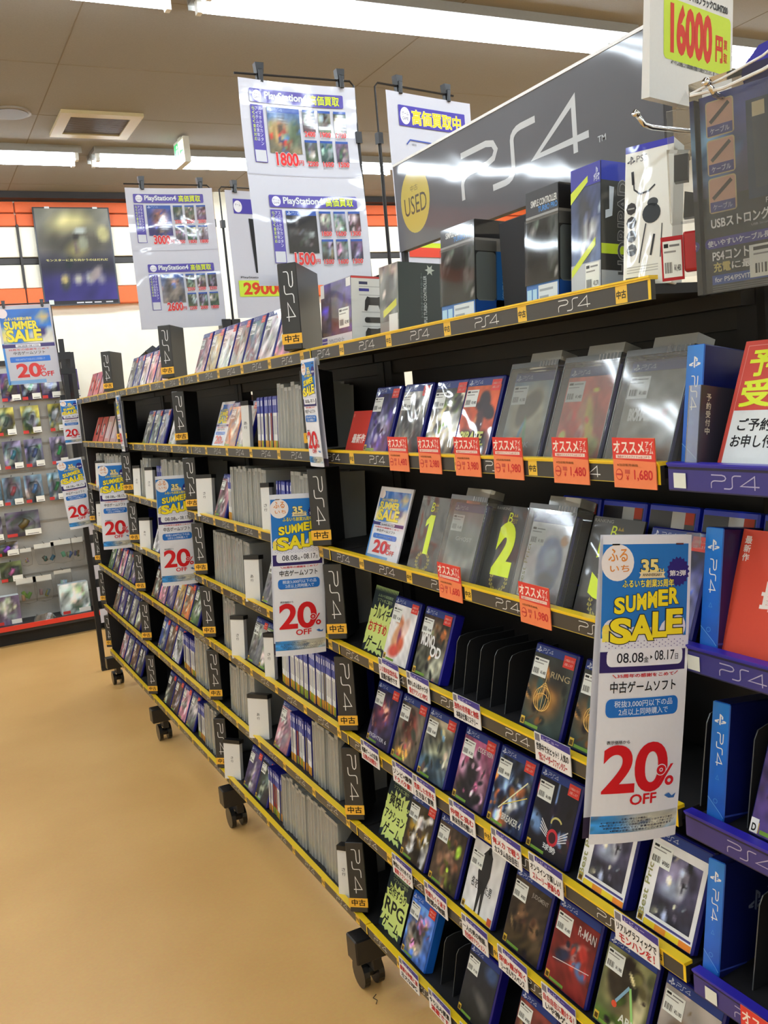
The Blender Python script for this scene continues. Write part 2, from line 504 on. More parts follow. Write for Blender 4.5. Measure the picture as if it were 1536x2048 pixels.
for yy, nm in ROWS:
    for k, xc in enumerate((-2.53, 0.10, 2.73, 5.36)):
        lab = 'twin tube ceiling light in %s, %s' % (nm, ['over the left aisle', 'over the aisle', 'over the dark shelving', 'beyond the dark shelving'][k])
        if proto is None:
            proto = make_light(lab); proto.location = (xc, yy, CEILZ)
        else:
            dup(proto, (xc, yy, CEILZ), (0, 0, 0), lab)

# ceiling vent, round speaker, exit sign
v = thing('ceiling_vent', 'square beige vent with dark slatted grille in the ceiling', 'vent', (1.38, 6.56, CEILZ))
f = MB()
for a in ((-.26, .26, -.27, -.19), (-.26, .26, .19, .27), (-.26, -.19, -.19, .19), (.19, .26, -.19, .19)):
    f.box(a[0], a[1], a[2], a[3], -.022, 0, (190, 172, 128))
f.build('frame', MATTE, v)
MB().box(-.19, .19, -.19, .19, -.004, 0, (72, 66, 56)).build('backing', MATTE, v)
for k in range(16):
    MB().box(-.19, .19, -.186 + .0235 * k, -.178 + .0235 * k, -.016, -.004, (112, 100, 82)).build('slat', MATTE, v)
sp = thing('ceiling_speaker', 'round grey speaker grille set in the ceiling', 'speaker', (0.83, 6.4, CEILZ))
m = MB()
def disc(mb, r, z0, z1, col, n=28):
    mb.tube([(0, 0, z0), (0, 0, z1)], r, col, n)
disc(m, .125, -.012, 0, (150, 140, 126)); m.build('ring', MATTE, sp)
m = MB(); disc(m, .108, -.016, -.011, (118, 110, 100)); m.build('grille', MATTE, sp)
ex = thing('exit_sign', 'small lit green and white exit sign hanging from ceiling', 'sign', (2.02, 6.8, CEILZ), (0, 0, math.radians(-88)))
ex.scale = (.72, .72, .82)
MB().box(-.16, .16, -.03, .03, -.235, -.02, (208, 204, 190)).build('housing', MATTE, ex)
MB().box(-.05, .05, -.02, .02, -.02, 0, (208, 204, 190)).build('bracket', MATTE, ex)
p = Print().rect(-.15, .15, -.225, -.04, (236, 240, 214), 1).rect(-.15, -.02, -.225, -.04, (40, 160, 84), 2)
p.ell(-.06, -.07, .014, .014, WHITE, 3).poly([(-.10, -.2), (-.085, -.2), (-.07, -.14), (-.05, -.2), (-.035, -.2), (-.055, -.12), (-.04, -.09), (-.08, -.09), (-.1, -.13)], WHITE, 3)
p.rect(.03, .12, -.135, -.12, (40, 160, 84), 2).poly([(.02, -.1275), (.06, -.09), (.06, -.165)], (40, 160, 84), 2)
p.build('lit_panel', EXITLIT, ex, y=-.031)

# ------------------------------------------------------------------ the black shelving
LV = [1.934, 1.661, 1.389, 1.120, .855, .581, .275]
LN = ['top', 'second', 'third', 'fourth', 'fifth', 'sixth', 'bottom']
BAY = {'B': (1.045, 2.335), 'C': (2.335, 3.64), 'D': (3.64, 4.93), 'E': (4.93, 6.25), 'A': (-.25, 1.035)}
BN = {'B': 'near dark bay', 'C': 'second dark bay', 'D': 'third dark bay', 'E': 'farthest dark bay', 'A': 'blue railed bay'}
RZ = -math.pi / 2

def rail_print(L, blue=False):
    p = Print()
    if blue:
        p.rect(-L / 2, L / 2, -.040, -.010, (58, 54, 130), 1)
    else:
        p.rect(-L / 2, L / 2, -.0335, -.006, (64, 62, 60), 1)
        p.rect(-L / 2, L / 2, -.0347, -.0335, (196, 170, 60), 1)
        p.rect(L / 2 - .006, L / 2, -.0347, -.004, YEL, 2)
    n = int(L / .222); st = L / n
    for i in range(n):
        x = -L / 2 + st * (i + .5)
        if blue:
            logo4(p, x - .045, -.034, .0185, (176, 172, 206), 3, .08)
        else:
            logo4(p, x - .088, -.0285, .0180, (226, 226, 224), 3, .08)
            p.rect(x + .052, x + .078, -.0325, -.006, (242, 196, 62), 2)
            p.text('中古', x + .0545, x + .0755, -.0255, -.0135, (40, 32, 20), 3, .06)
    return p

def make_bay(key):
    y0, y1 = BAY[key]; L = y1 - y0 - .006
    blue = key == 'A'
    t = thing('shelving_unit', {'B': 'nearest black wheeled shelving bay with yellow edged rails, half filled', 'C': 'second black shelving bay, packed with grey clear cases spine out',
              'D': 'third black shelving bay, behind the second row of hanging sale banners', 'E': 'farthest black shelving bay, beside the pegboard display with red cards',
              'A': 'shelving bay with blue rails at the right edge'}[key], 'shelf', (1.0, (y0 + y1) / 2, 0), (0, 0, RZ), 'shelving bays along the aisle')
    for sx in (-1, 1):
        MB().box(sx * (L / 2 - .02) - .02, sx * (L / 2 - .02) + .02, .2, .24, .10, 2.12, (26, 25, 26)).build('upright', MATTE, t)
    MB().box(-L / 2 + .04, L / 2 - .04, .215, .225, .2, 1.79, (24, 23, 25)).build('back_panel', MATTE, t)
    MB().box(-L / 2 + .13, L / 2 - .04, .215, .225, 1.79, 1.9, (24, 23, 25)).build('back_panel', MATTE, t)
    MB().box(-L / 2 + .04, L / 2 - .04, .205, .235, 1.85, 1.9, (40, 36, 32)).build('cross_bar', MATTE, t)
    rm = rail_print(L, blue).into(MB(), lambda u, v, l: (u, -.0142 - l, v)).mesh('price_rail', [PLASTIC])
    lip = MB()
    lc = (52, 44, 170) if blue else (246, 206, 36)
    lip.prism([(-L / 2, 0), (-L / 2, -.006), (L / 2, -.006), (L / 2, 0)], -.016, 0, lc)
    lip.prism([(-L / 2, 0.0), (-L / 2, -.003), (L / 2, -.003), (L / 2, 0.0)], -.018, -.016, lc)
    lipm = lip.mesh('rail_lip', [PLASTIC])
    back = MB().box(-L / 2, L / 2, -.014, -.006, -.042 if blue else -.035, -.006, (40, 38, 70) if blue else (50, 48, 46)).mesh('rail_holder', [PLASTIC])
    for i, z in enumerate(LV):
        if blue and i == 0: continue
        s = MB().box(-L / 2 + .003, L / 2 - .003, -.005, .205, -.027, -.012, (34, 33, 34)); s.box(-L / 2 + .003, L / 2 - .003, .17, .2, -.05, -.027, (44, 40, 35))
        s = s.build('shelf', MATTE, t); s.location.z = z
        for nm, me in (('price_rail', rm), ('rail_lip', lipm), ('rail_holder', back)):
            o = bpy.data.objects.new(nm, me); COL.objects.link(o); o.parent = s
    if key == 'E': MB().box(-L / 2, -L / 2 + .012, .0, .24, .2, 1.93, (28, 26, 27)).build('end_panel', MATTE, t)
    # feet with casters
    for fx in ([L / 2 - .07] if key in 'CD' else [L / 2 - .07, -L / 2 - .06] if key == 'E' else []):
        ft = MB().box(fx - .035, fx + .035, -.042, .47, .128, .205, (26, 26, 28)).build('foot', PLASTIC, t)
        bevel(ft, .004, 1)
        for yy in (.03, .42):
            fk = MB().box(fx - .07, fx + .02, yy - .014, yy + .014, .085, .128, (30, 30, 32)).build('caster_fork', PLASTIC, ft)
            for q in (-1, 1):
                MB().tube([(fx - .055, yy + q * .015, .046), (fx - .055, yy + q * .034, .046)], .046, (20, 20, 21), 18).build('caster_wheel', PLASTIC, ft)
            MB().tube([(fx - .055, yy - .015, .046), (fx - .055, yy + .015, .046)], .02, (30, 30, 32), 10).build('caster_hub', PLASTIC, ft)
    # shelves of the other side, seen through the gaps
    for z in (LV[0] - .02, LV[1] - .02):
        MB().box(-L / 2 + .003, L / 2 - .003, .24, .44, z - .02, z, (34, 33, 34)).build('rear_shelf', MATTE, t)
    return t
for k in 'BCDEA': make_bay(k)

# ------------------------------------------------------------------ item builders (front towards local -y, base at z = 0)
LEAN = math.radians(-21)
def at(lv, y, dx=0.024, lean=LEAN, rz=RZ, dz=0.0):
    return dict(loc=(1.0 + dx, y, LV[lv] - .0118 + dz), rot=(lean, 0, rz))

def price_sticker(p, x, y, w_, h_, layer, price='¥1,980', rot=0.0):
    p.rect(x, x + w_, y, y + h_, (232, 236, 232), layer)
    p.rect(x + .06 * w_, x + .3 * w_, y + .82 * h_, y + .93 * h_, (30, 30, 30), layer + 1)
    p.rect(x + .36 * w_, x + .9 * w_, y + .84 * h_, y + .9 * h_, (120, 120, 120), layer + 1)
    p.rect(x + .06 * w_, x + .7 * w_, y + .68 * h_, y + .73 * h_, (140, 140, 140), layer + 1)
    for k in range(9):
        bw = w_ * (.018 if k % 3 else .03)
        p.rect(x + w_ * (.08 + .045 * k), x + w_ * (.08 + .045 * k) + bw, y + .12 * h_, y + .42 * h_, (40, 40, 40), layer + 1)
    p.text(price, x + .58 * w_, x + .94 * w_, y + .14 * h_, y + .34 * h_, (24, 24, 24), layer + 1, .03)

def cover_print(fn, strip=(34, 58, 132), sticker=True, sale=True, price='¥1,980', nx=34, ny=44, extra=None, cero=True, stripmark=True):
    p = Print()
    p.rect(-.064, .064, .003, .167, (238, 238, 240) if strip is None else (18, 24, 60), 0)
    top = .151 if strip is not None else .167
    p.art(-.0635, .0635, .0035, top, nx, ny, fn, 1)
    if strip is not None:
        p.rect(-.0635, .0635, .1515, .1665, strip, 1)
        if stripmark:
            emblem(p, -.052, .1590, .0115, (205, 214, 235), 2)
            logo4(p, -.041, .1548, .0075, (196, 206, 230), 2, .1)
    if cero:
        p.rect(-.0615, -.049, .006, .021, (214, 176, 60), 2).rect(-.0595, -.051, .008, .017, (90, 66, 20), 3)
        p.rect(-.047, -.004, .006, .012, (120, 160, 60), 2)
    if sale:
        p.rect(.028, .062, .139, .1625, (220, 62, 52), 4)
        p.text('この商品はレジにて', .031, .059, .152, .157, (245, 190, 180), 5, .02)
        p.text('お渡しします', .033, .057, .1435, .149, (245, 190, 180), 5, .02)
    if sticker: price_sticker(p, -.060, .106, .046, .037, 4, price)
    if extra: extra(p)
    return p

SHELL = None
def case_shell(parent, col=(26, 30, 120), depth=.0145):
    o = MB().box(-.0675, .0675, -.0145 + .0002, -.0145 + depth, 0, .171, col)
    o = o.build('shell', PLASTIC, parent); bevel(o, .003, 1)
    return o

def game_case(label, lv, y, fn, group=None, film=True, box=False, shell=(26, 30, 120), depth=.0145, lean=LEAN, dx=.024, **kw):
    d = at(lv, y, dx=dx, lean=lean)
    t = thing('game_case', label, 'game case', d['loc'], d['rot'], group)
    case_shell(t, shell, depth)
    cover_print(fn, **kw).build('cover', FILM if film else PAPER, t, y=-.0146)
    if box: keeper(t)
    return t

def keeper(t):
    """Clear locking box round a case, with the grey tab and its row of teeth on top."""
    m = MB().box(-.074, .074, -.024, .016, -.004, .186, (200, 200, 200))
    for o in (m.build('locking_box', CLEAR, t),): bevel(o, .002, 1)
    e = MB()
    for x in (-.074, .0725):
        e.box(x, x + .0015, -.0245, -.023, -.004, .186, (120, 122, 124))
    e.box(-.074, .074, -.0245, -.022, .176, .186, (96, 98, 98))
    e.build('box_edges', PLASTIC, t)
    k = MB().box(-.018, .074, -.022, .014, .1865, .204, (112, 114, 112)).build('lock_tab', SMOKE, t)
    for i in range(6):
        MB().box(.018 + .009 * i, .021 + .009 * i, -.0245, -.0225, .176, .186, (225, 225, 225)).build('lock_tooth', PLASTIC, k)

# ---- flat cards -------------------------------------------------------------
def card(name, label, cat, lv, y, w_, h_, pr, mat=FILM, thick=.003, lean=LEAN, dx=.024, edge=(30, 30, 32), group=None):
    d = at(lv, y, dx=dx, lean=lean)
    t = thing(name, label, cat, d['loc'], d['rot'], group)
    MB().box(-w_ / 2, w_ / 2, -.001, thick, 0, h_, edge).build('board', PLASTIC, t)
    pr.build('print', mat, t, y=-.0012)
    return t

def laurel(p, cx, cy, s, layer, col=(168, 158, 84)):
    for sx in (-1, 1):
        for k in range(7):
            a = math.radians(-80 + 24 * k); x = cx + sx * s * math.cos(a); y = cy + s * .8 * math.sin(a) + s * .3
            p.poly([(x, y), (x + sx * s * .30, y + s * .10), (x + sx * s * .16, y + s * .34)], col, layer)
            p.poly([(x, y), (x - sx * s * .22, y + s * .16), (x - sx * s * .02, y + s * .32)], col, layer)

def best_print(num):
    p = Print().rect(-.066, .066, 0, .178, (64, 66, 66), 0)
    p.text('RANKING', -.062, -.012, .168, .174, (150, 152, 148), 1, .01)
    p.text('B', -.014, .001, .142, .164, LIME, 1, .0, slant=.12)
    p.text('EST', .003, .020, .142, .151, (150, 156, 70), 1, .0)
    p.poly([(.003, .156), (.007, .163), (.011, .157), (.015, .163), (.019, .156)], (160, 140, 60), 1)
    w_ = {'1': (-.014, .014), '2': (-.026, .024), '3': (-.028, .024)}[num]
    if num == '1': p.poly([(-.008, .040), (.014, .040), (.014, .134), (-.002, .134), (-.020, .118), (-.020, .104), (-.008, .112)][:3] + [(-.008, .134)], (218, 244, 40), 2).poly([(-.008, .134), (-.022, .120), (-.022, .104), (-.008, .114)], (218, 244, 40), 2)
    else: p.text(num, w_[0], w_[1], .040, .134, (218, 244, 40), 2, .16)
    laurel(p, 0, .010, .026, 1)
    return p

def sale_art(p, x0, x1, y0, y1, ly):
    """Blue sky and cloud panel with the shop's sale lettering."""
    W, H = x1 - x0, y1 - y0
    X = lambda a: x0 + W * a
    Y = lambda b: y0 + H * b
    p.rect(x0, x1, y0, y1, (36, 116, 196), ly)
    for a, b, r in ((.02, .10, .16), (.22, .02, .15), (.5, .0, .14), (.78, .04, .16), (.98, .10, .16), (.36, .1, .09), (.64, .1, .1)):
        p.ell(X(min(max(a, r * .6), 1 - r * .6)), Y(b + .06), W * r * .6, H * r * .9, (226, 228, 240), ly + 1, 14)
    p.ell(X(.18), Y(.82), W * .185, H * .17, (244, 236, 232), ly + 2, 20)
    p.text('ふる', X(.07), X(.27), Y(.84), Y(.94), (224, 140, 60), ly + 3, .03)
    p.text('いち', X(.09), X(.28), Y(.71), Y(.81), (224, 140, 60), ly + 3, .03)

def banner_print():
    W, H = .168, .46
    p = Print(); x0, x1 = -W / 2, W / 2
    GA = (0, .072, .125, .177, .218, .292, .372, .412, .466, .494, .530, .592, .655, 1.0)
    GB = (0, .028, .086, .119, .165, .245, .338, .362, .435, .452, .500, .580, .655, 1.0)
    X = lambda a: x0 + W * a
    Y = lambda b: H * (1 - float(np.interp(b, GA, GB)))
    p.rect(x0, x1, 0, H, (230, 231, 238), 0)
    p.rect(X(.0), X(.965), Y(.40), Y(.072), (38, 118, 196), 1)
    p.ell(X(.165), Y(.125), W * .18, H * .058, (240, 232, 228), 2, 24)
    p.rect(X(-.0), X(.33), Y(.072), Y(.05), (230, 231, 238), 3)
    p.text('ふる', X(.06), X(.27), Y(.121), Y(.085), (226, 142, 58), 3, .03)
    p.text('いち', X(.08), X(.29), Y(.17), Y(.137), (226, 142, 58), 3, .03)
    p.star(X(.85), Y(.175), W * .115, W * .135, 18, (44, 36, 120), 2)
    p.text('第2弾', X(.75), X(.94), Y(.188), Y(.168), WHITE, 3, .04)
    p.text('35', X(.43), X(.61), Y(.177), Y(.118), (240, 222, 140), 3, .09, out=(30, 26, 30), outw=.07)
    p.text('TH', X(.60), X(.68), Y(.175), Y(.158), (240, 222, 140), 3, .04, out=(30, 26, 30), outw=.1)
    p.poly([(X(.40), Y(.192)), (X(.70), Y(.192)), (X(.68), Y(.182)), (X(.70), Y(.174)), (X(.40), Y(.174)), (X(.42), Y(.182))], (236, 220, 176), 5)
    p.text('ANNIVERSARY', X(.44), X(.66), Y(.187), Y(.179), (60, 40, 30), 6, .02)
    p.text('ふるいち創業35周年', X(.22), X(.80), Y(.218), Y(.196), (246, 232, 90), 4, .04, out=(30, 40, 90), outw=.05)
    for a, b, r in ((.04, .345, .10), (.18, .355, .12), (.36, .375, .12), (.56, .38, .12), (.76, .355, .12), (.90, .335, .09)):
        p.ell(X(max(a, r + .01)) if a < .5 else X(min(a, .955 - r)), Y(b), W * r, H * r * .42, (228, 228, 240), 2, 16)
    p.rect(X(.0), X(.965), Y(.412), Y(.36), (228, 229, 240), 3)
    for i in range(13):
        for j in range(4):
            p.rect(X(.05 + .07 * i + .035 * (j % 2)), X(.062 + .07 * i + .035 * (j % 2)), Y(.37 + .0105 * j) - .0008, Y(.37 + .0105 * j) + .0008, (140, 136, 180), 4)
    p.ell(X(.06), Y(.335), W * .05, H * .015, (240, 214, 90), 4, 10)
    p.rect(X(.015), X(.11), Y(.37), Y(.335), (240, 224, 90), 4)
    for i, ch in enumerate('SUMMER'):
        a = .13 + .122 * i
        p.text(ch, X(a + .014), X(a + .108), Y(.292 - .005 * i), Y(.2485 - .005 * i), (246, 226, 40), 5, .10, out=(30, 34, 50), outw=.06)
    for i, ch in enumerate('SALE'):
        a = (.115, .33, .575, .735)[i]; b = (.19, .225, .14, .16)[i]
        p.text(ch, X(a), X(a + b), Y(.372 - .007 * i), Y(.309 - .007 * i), (246, 226, 40), 7, .10, out=(30, 34, 50), outw=.06)
    p.rect(x0, X(.965), Y(.466), Y(.416), (46, 32, 96), 2)
    p.rrect(X(.07), X(.93), Y(.452), Y(.408), .009, (234, 235, 242), 4)
    p.text('08.08', X(.18), X(.47), Y(.443), Y(.420), (28, 28, 40), 5, .02)
    p.text('金', X(.475), X(.53), Y(.4435), Y(.430), (28, 28, 40), 5, .02)
    p.poly([(X(.55), Y(.437)), (X(.55), Y(.427)), (X(.575), Y(.432))], (28, 28, 40), 5)
    p.text('08.17', X(.60), X(.83), Y(.440), Y(.417), (28, 28, 40), 5, .02)
    p.text('日', X(.84), X(.875), Y(.4405), Y(.427), (28, 28, 40), 5, .02)
    p.stroke([(X(.14), Y(.476)), (X(.18), Y(.494))], .0012, RED, 5); p.stroke([(X(.88), Y(.472)), (X(.84), Y(.488))], .0012, RED, 5)
    p.text('35周年の感謝をこめて', X(.19), X(.83), Y(.494), Y(.474), (206, 34, 50), 5, .04)
    p.text('中古ゲームソフト', X(.12), X(.86), Y(.530), Y(.503), (24, 24, 28), 5, .03)
    p.rrect(X(.08), X(.90), Y(.592), Y(.545), .0095, (34, 112, 200), 4)
    p.text('税抜3,000円以下の品', X(.17), X(.83), Y(.567), Y(.550), (224, 236, 250), 5, .01)
    p.text('2点以上同時購入で', X(.22), X(.78), Y(.587), Y(.570), (224, 236, 250), 5, .01)
    p.text('表示価格から', X(.11), X(.36), Y(.667), Y(.655), (50, 50, 56), 5, .02)
    p.text('2', X(.10), X(.42), Y(.825), Y(.675), (208, 22, 32), 5, .055)
    p.text('0', X(.45), X(.80), Y(.828), Y(.672), (208, 22, 32), 5, .055)
    p.text('%', X(.69), X(.90), Y(.818), Y(.748), (208, 22, 32), 6, .03, out=(232, 233, 240), outw=.06)
    p.text('OFF', X(.40), X(.70), Y(.872), Y(.838), (208, 22, 32), 5, .05)
    p.poly([(X(.80), Y(.852)), (X(.86), Y(.846)), (X(.90), Y(.858)), (X(.95), Y(.85)), (X(.93), Y(.866)), (X(.86), Y(.864))], (60, 110, 180), 5)
    p.art(X(.0), X(.99), Y(.965), Y(.905), 16, 4, paint((190, 200, 220), (140, 180, 224), [(.0, .5, .34, 2, 0, (60, 146, 220), .3), (.75, .6, .3, .6, 0, (206, 204, 186), .4)], 8, 3), 1)
    for i, (a, b_, s_) in enumerate(((.32, .62, 'お買い得なこの機会に'), (.10, .93, '※一部対象外商品がございます。詳しくはスタッフまで'), (.09, .95, '※他の割引クーポンとの併用はできません。ご了承ください'), (.13, .92, '※表示価格は税込です。数量限定品は除きます'), (.2, .8, '※期間は変更になる場合がございます'))):
        p.text(s_, X(a), X(b_), Y(.922 + .0095 * i), Y(.9145 + .0095 * i), (60, 66, 90), 5, .02)
    return p

def promo_sale_print(W, H):
    """Portrait sale poster: sky panel above, offer below."""
    p = Print(); X = lambda a: -W / 2 + W * a; Y = lambda b: H * (1 - b)
    p.rect(-W / 2, W / 2, 0, H, (228, 230, 240), 0)
    p.art(X(.04), X(.96), Y(.48), Y(.05), 12, 8, paint((40, 110, 200), (60, 130, 214), [(.9, .1, .5, .3, 20, (228, 226, 214), .2), (.05, .2, .12, .25, 0, (236, 220, 120), .3), (.75, .3, .12, .16, 0, (60, 44, 120), .2), (.86, .75, .12, .14, 0, (206, 184, 120), .3)], 6, 5), 1)
    p.ell(X(.10), Y(.10), W * .09, H * .06, (240, 228, 230), 2)
    p.text('ふるいち創業35周年', X(.12), X(.62), Y(.19), Y(.15), (244, 226, 80), 2, .05)
    p.text('SUMMER', X(.10), X(.70), Y(.30), Y(.205), (244, 228, 60), 2, .09, out=(60, 80, 60), outw=.05)
    p.text('SALE', X(.12), X(.74), Y(.455), Y(.315), (244, 228, 60), 2, .09, out=(60, 80, 60), outw=.05)
    p.rect(X(.0), X(.96), Y(.535), Y(.49), (56, 44, 116), 2)
    p.rrect(X(.24), X(.70), Y(.53), Y(.495), .004, (232, 232, 240), 3)
    p.text('08.08金▸08.17日', X(.28), X(.66), Y(.527), Y(.502), (60, 50, 60), 4, .02)
    p.text('35周年の感謝をこめて', X(.1), X(.85), Y(.572), Y(.548), (206, 60, 70), 3, .03)
    p.text('中古ゲームソフト', X(.18), X(.76), Y(.625), Y(.585), (60, 60, 66), 3, .03)
    p.rrect(X(.10), X(.84), Y(.72), Y(.65), .006, (44, 116, 216), 3)
    p.text('税抜3,000円以下の品2点以上同時購入で', X(.2), X(.74), Y(.70), Y(.672), (170, 200, 240), 4, .01)
    p.text('20', X(.20), X(.62), Y(.91), Y(.745), (214, 40, 44), 4, .08)
    p.text('%', X(.62), X(.72), Y(.84), Y(.77), (214, 40, 44), 5, .04)
    p.text('OFF', X(.62), X(.86), Y(.915), Y(.855), (214, 40, 44), 5, .05)
    p.rect(X(0), X(.04), 0, H * .52, (60, 140, 220), 1)
    p.rect(X(.02), X(.7), 0.002, H * .05, (120, 170, 220), 1)
    return p

# ---- near dark bay -----------------------------------------------------------
def slotY(k, first=2.214, pitch=.1525): return first - pitch * k
AC = {}
def cov(*a, **k): return paint(*a, **k)

# second shelf
p = Print().rect(-.058, .058, 0, .115, (206, 62, 50), 0).text('最新作', -.030, .044, .028, .052, (250, 236, 230), 1, .06, slant=.1)
p.text('最新作', -.054, -.046, .098, .108, (230, 140, 130), 1, .02)
card('promo_card', 'low red card with white kanji at far end of second shelf', 'card', 1, 2.205, .116, .115, p, PAPER)
game_case('wrapped case with violet and white shine beside the low red card', 1, slotY(1, 2.214), cov((30, 26, 80), (60, 50, 110), [(.45, .4, .3, .3, 20, (190, 190, 220), .5), (.6, .2, .3, .14, 0, (70, 60, 130), .3)], 20, 1), price='¥1,480')
game_case('wrapped silvery grey case, third along the second shelf', 1, slotY(2), cov((120, 120, 120), (58, 56, 50), [(.55, .6, .3, .28, 0, (196, 196, 190), .4), (.4, .25, .3, .2, 20, (90, 90, 84), .4)], 30, 2), price='¥2,980')
game_case('wrapped pale case with gold glints beside the orange cowboy case', 1, slotY(3), cov((70, 74, 84), (196, 190, 160), [(.5, .62, .2, .3, 10, (206, 200, 180), .4), (.3, .3, .22, .2, 0, (150, 140, 110), .4), (.8, .85, .14, .12, 0, (90, 110, 60), .4)], 30, 3), price='¥3,980')
def ex_pir(p):
    p.text('PIRATE', -.050, .034, .030, .052, (206, 210, 110), 4, .08, slant=.15, out=(60, 40, 30))
    p.stroke([(-.05, .018), (.0, .024), (.045, .026)], .004, (196, 200, 100), 5)
game_case('orange case with dark hat wearing profile on second shelf', 1, slotY(4, 2.235), cov((206, 92, 44), (196, 70, 40), [(.62, .66, .30, .10, -14, (40, 28, 34), .12), (.60, .78, .16, .16, 0, (40, 28, 34), .14), (.55, .46, .15, .24, 6, (60, 34, 40), .14), (.5, .14, .52, .22, 0, (44, 30, 36), .2), (.46, .5, .05, .09, 0, (206, 130, 80), .4)], 6, 4), price='¥3,480', extra=ex_pir, cero=False)
def ex_ark(p):
    p.text('ARK', -.016, .026, .022, .032, (214, 216, 210), 4, .05)
game_case('pale sand case with dark dinosaur, in clear locking box on second shelf', 1, 1.452, cov((120, 150, 176), (120, 128, 124), [(.5, .55, .5, .45, 0, (196, 190, 164), .3), (.55, .70, .26, .16, 20, (96, 88, 76), .2), (.36, .6, .12, .2, -10, (110, 100, 88), .2), (.52, .32, .03, .18, 14, (140, 196, 150), .3), (.40, .3, .03, .16, -22, (120, 176, 206), .3), (.3, .2, .06, .05, 0, (216, 90, 60), .3)], 6, 5), box=True, price='¥1,980', sale=False, extra=ex_ark)
game_case('orange red and yellow case in a clear locking box, centre right of second shelf', 1, 1.284, cov((206, 110, 96), (206, 70, 56), [(.5, .5, .5, .5, 0, (216, 90, 74), .5), (.5, .5, .14, .26, -8, (206, 140, 104), .3), (.66, .4, .08, .3, 18, (232, 206, 90), .3), (.3, .25, .2, .22, 0, (214, 66, 50), .3), (.5, .3, .06, .1, 0, (236, 220, 190), .3), (.75, .14, .2, .14, 0, (216, 216, 110), .3)], 8, 6), box=True, price='¥1,480', sale=False)
def ex_bio(p):
    p.text('BIOHAZARD', -.046, .026, .070, .088, (240, 238, 232), 4, .14)
    p.text('RE', .029, .040, .072, .087, (206, 80, 60), 4, .03); p.text('2', .044, .056, .072, .087, (220, 216, 210), 4, .02)
game_case('misty grey case in clear locking box beside second shelf blue index box', 1, 1.123, cov((130, 132, 128), (150, 150, 142), [(.4, .5, .5, .2, 0, (176, 172, 160), .5), (.6, .12, .3, .12, 0, (206, 150, 110), .5), (.75, .25, .14, .1, 0, (214, 214, 206), .5)], 6, 7), box=True, price='¥1,680', sale=False, extra=ex_bio)

# third shelf
card('sale_card', 'summer sale poster card in clear stand, far end of third shelf', 'card', 2, 2.105, .178, .19, promo_sale_print(.176, .188), FILM, edge=(200, 200, 210))
card('ranking_card', 'black ranking card with one large lime numeral, beside the standing sale poster card', 'card', 2, 1.897, .132, .178, best_print('1'))
def ex_ghost(p):
    p.text('GHOST', -.03, .034, .086, .095, (214, 216, 210), 4, .01)
game_case('faded green grey case with pale mist in clear box, beside the numeral one card', 2, 1.722, cov((120, 132, 140), (150, 156, 140), [(.5, .2, .5, .2, 20, (206, 208, 194), .3), (.3, .6, .3, .25, -20, (96, 108, 104), .3), (.7, .5, .2, .2, 0, (128, 138, 128), .3)], 6, 8), box=True, sale=False, extra=ex_ghost, price='¥1,680')
card('ranking_card', 'black ranking card with one large lime numeral, between two clear locking boxes', 'card', 2, 1.578, .132, .178, best_print('2'))
def ex_bp(p, tone=(150, 156, 110)):
    p.text('Best Price', -.1025, -.0125, .061, .073, (160, 160, 110), 4, .01, rot=math.pi / 2)
game_case('white framed case with pale blue centre in clear box, beside numeral two card', 2, 1.424, cov((230, 230, 234), (228, 228, 232), [(.62, .5, .30, .36, 0, (120, 140, 186), .1), (.62, .56, .16, .14, 0, (196, 216, 240), .4), (.6, .26, .2, .1, 0, (70, 80, 100), .4), (.86, .8, .1, .08, 0, (206, 150, 100), .2)], 6, 9), box=True, sale=False, extra=ex_bp, price='¥1,980')
card('ranking_card', 'black ranking card with one large lime numeral, tucked behind the nearest hanging banner', 'card', 2, 1.262, .132, .178, best_print('3'))
game_case('wrapped case with red sticker behind the nearest hanging banner, third shelf', 2, 1.098, cov((40, 44, 96), (60, 64, 110), [(.5, .4, .3, .3, 0, (150, 150, 170), .5)], 24, 10))

# fourth shelf
def lime_card(lines):
    p = Print().rect(-.066, .066, 0, .18, (30, 44, 52), 0)
    for k in range(16): p.poly([(-.066 + .0083 * k, .18), (-.0622 + .0083 * k, .167), (-.0577 + .0083 * k, .18)], (150, 176, 110), 1)
    p.text('ふるいち初回限定', -.042, .046, .152, .160, (150, 176, 130), 1, .02); p.text('ソフトのご紹介', -.04, .046, .139, .149, (170, 190, 130), 1, .02)
    cx, cy = 0, .066
    n = 40; rng = random.Random(len(lines[0][0])); pts = []
    for k in range(n):
        a = 2 * math.pi * k / n; r = (.064 if k % 2 else .082) + rng.uniform(-.006, .006)
        x = max(-.066, min(.066, cx + r * math.cos(a) * 1.05)); y = max(0, min(.138, cy + r * math.sin(a) * .98)); pts.append((x, y))
    for k in range(n): p.poly([(cx, cy), pts[k], pts[(k + 1) % n]], (206, 224, 130), 1)
    for s, a, b, y0, y1, c in lines: p.text(s, a, b, y0, y1, c, 3, .045, slant=-.06)
    return p
INK = (26, 32, 30)
card('recommendation_card', 'lime burst card with red middle line at far end of fourth shelf', 'card', 3, 2.207, .132, .18, lime_card([('フルイチ', -.042, .05, .094, .122, INK), ('おすすめ', -.054, .05, .056, .084, (206, 52, 50)), ('ゲーム', -.046, .048, .012, .044, INK)]), PAPER)
def ex_alien(p): pass
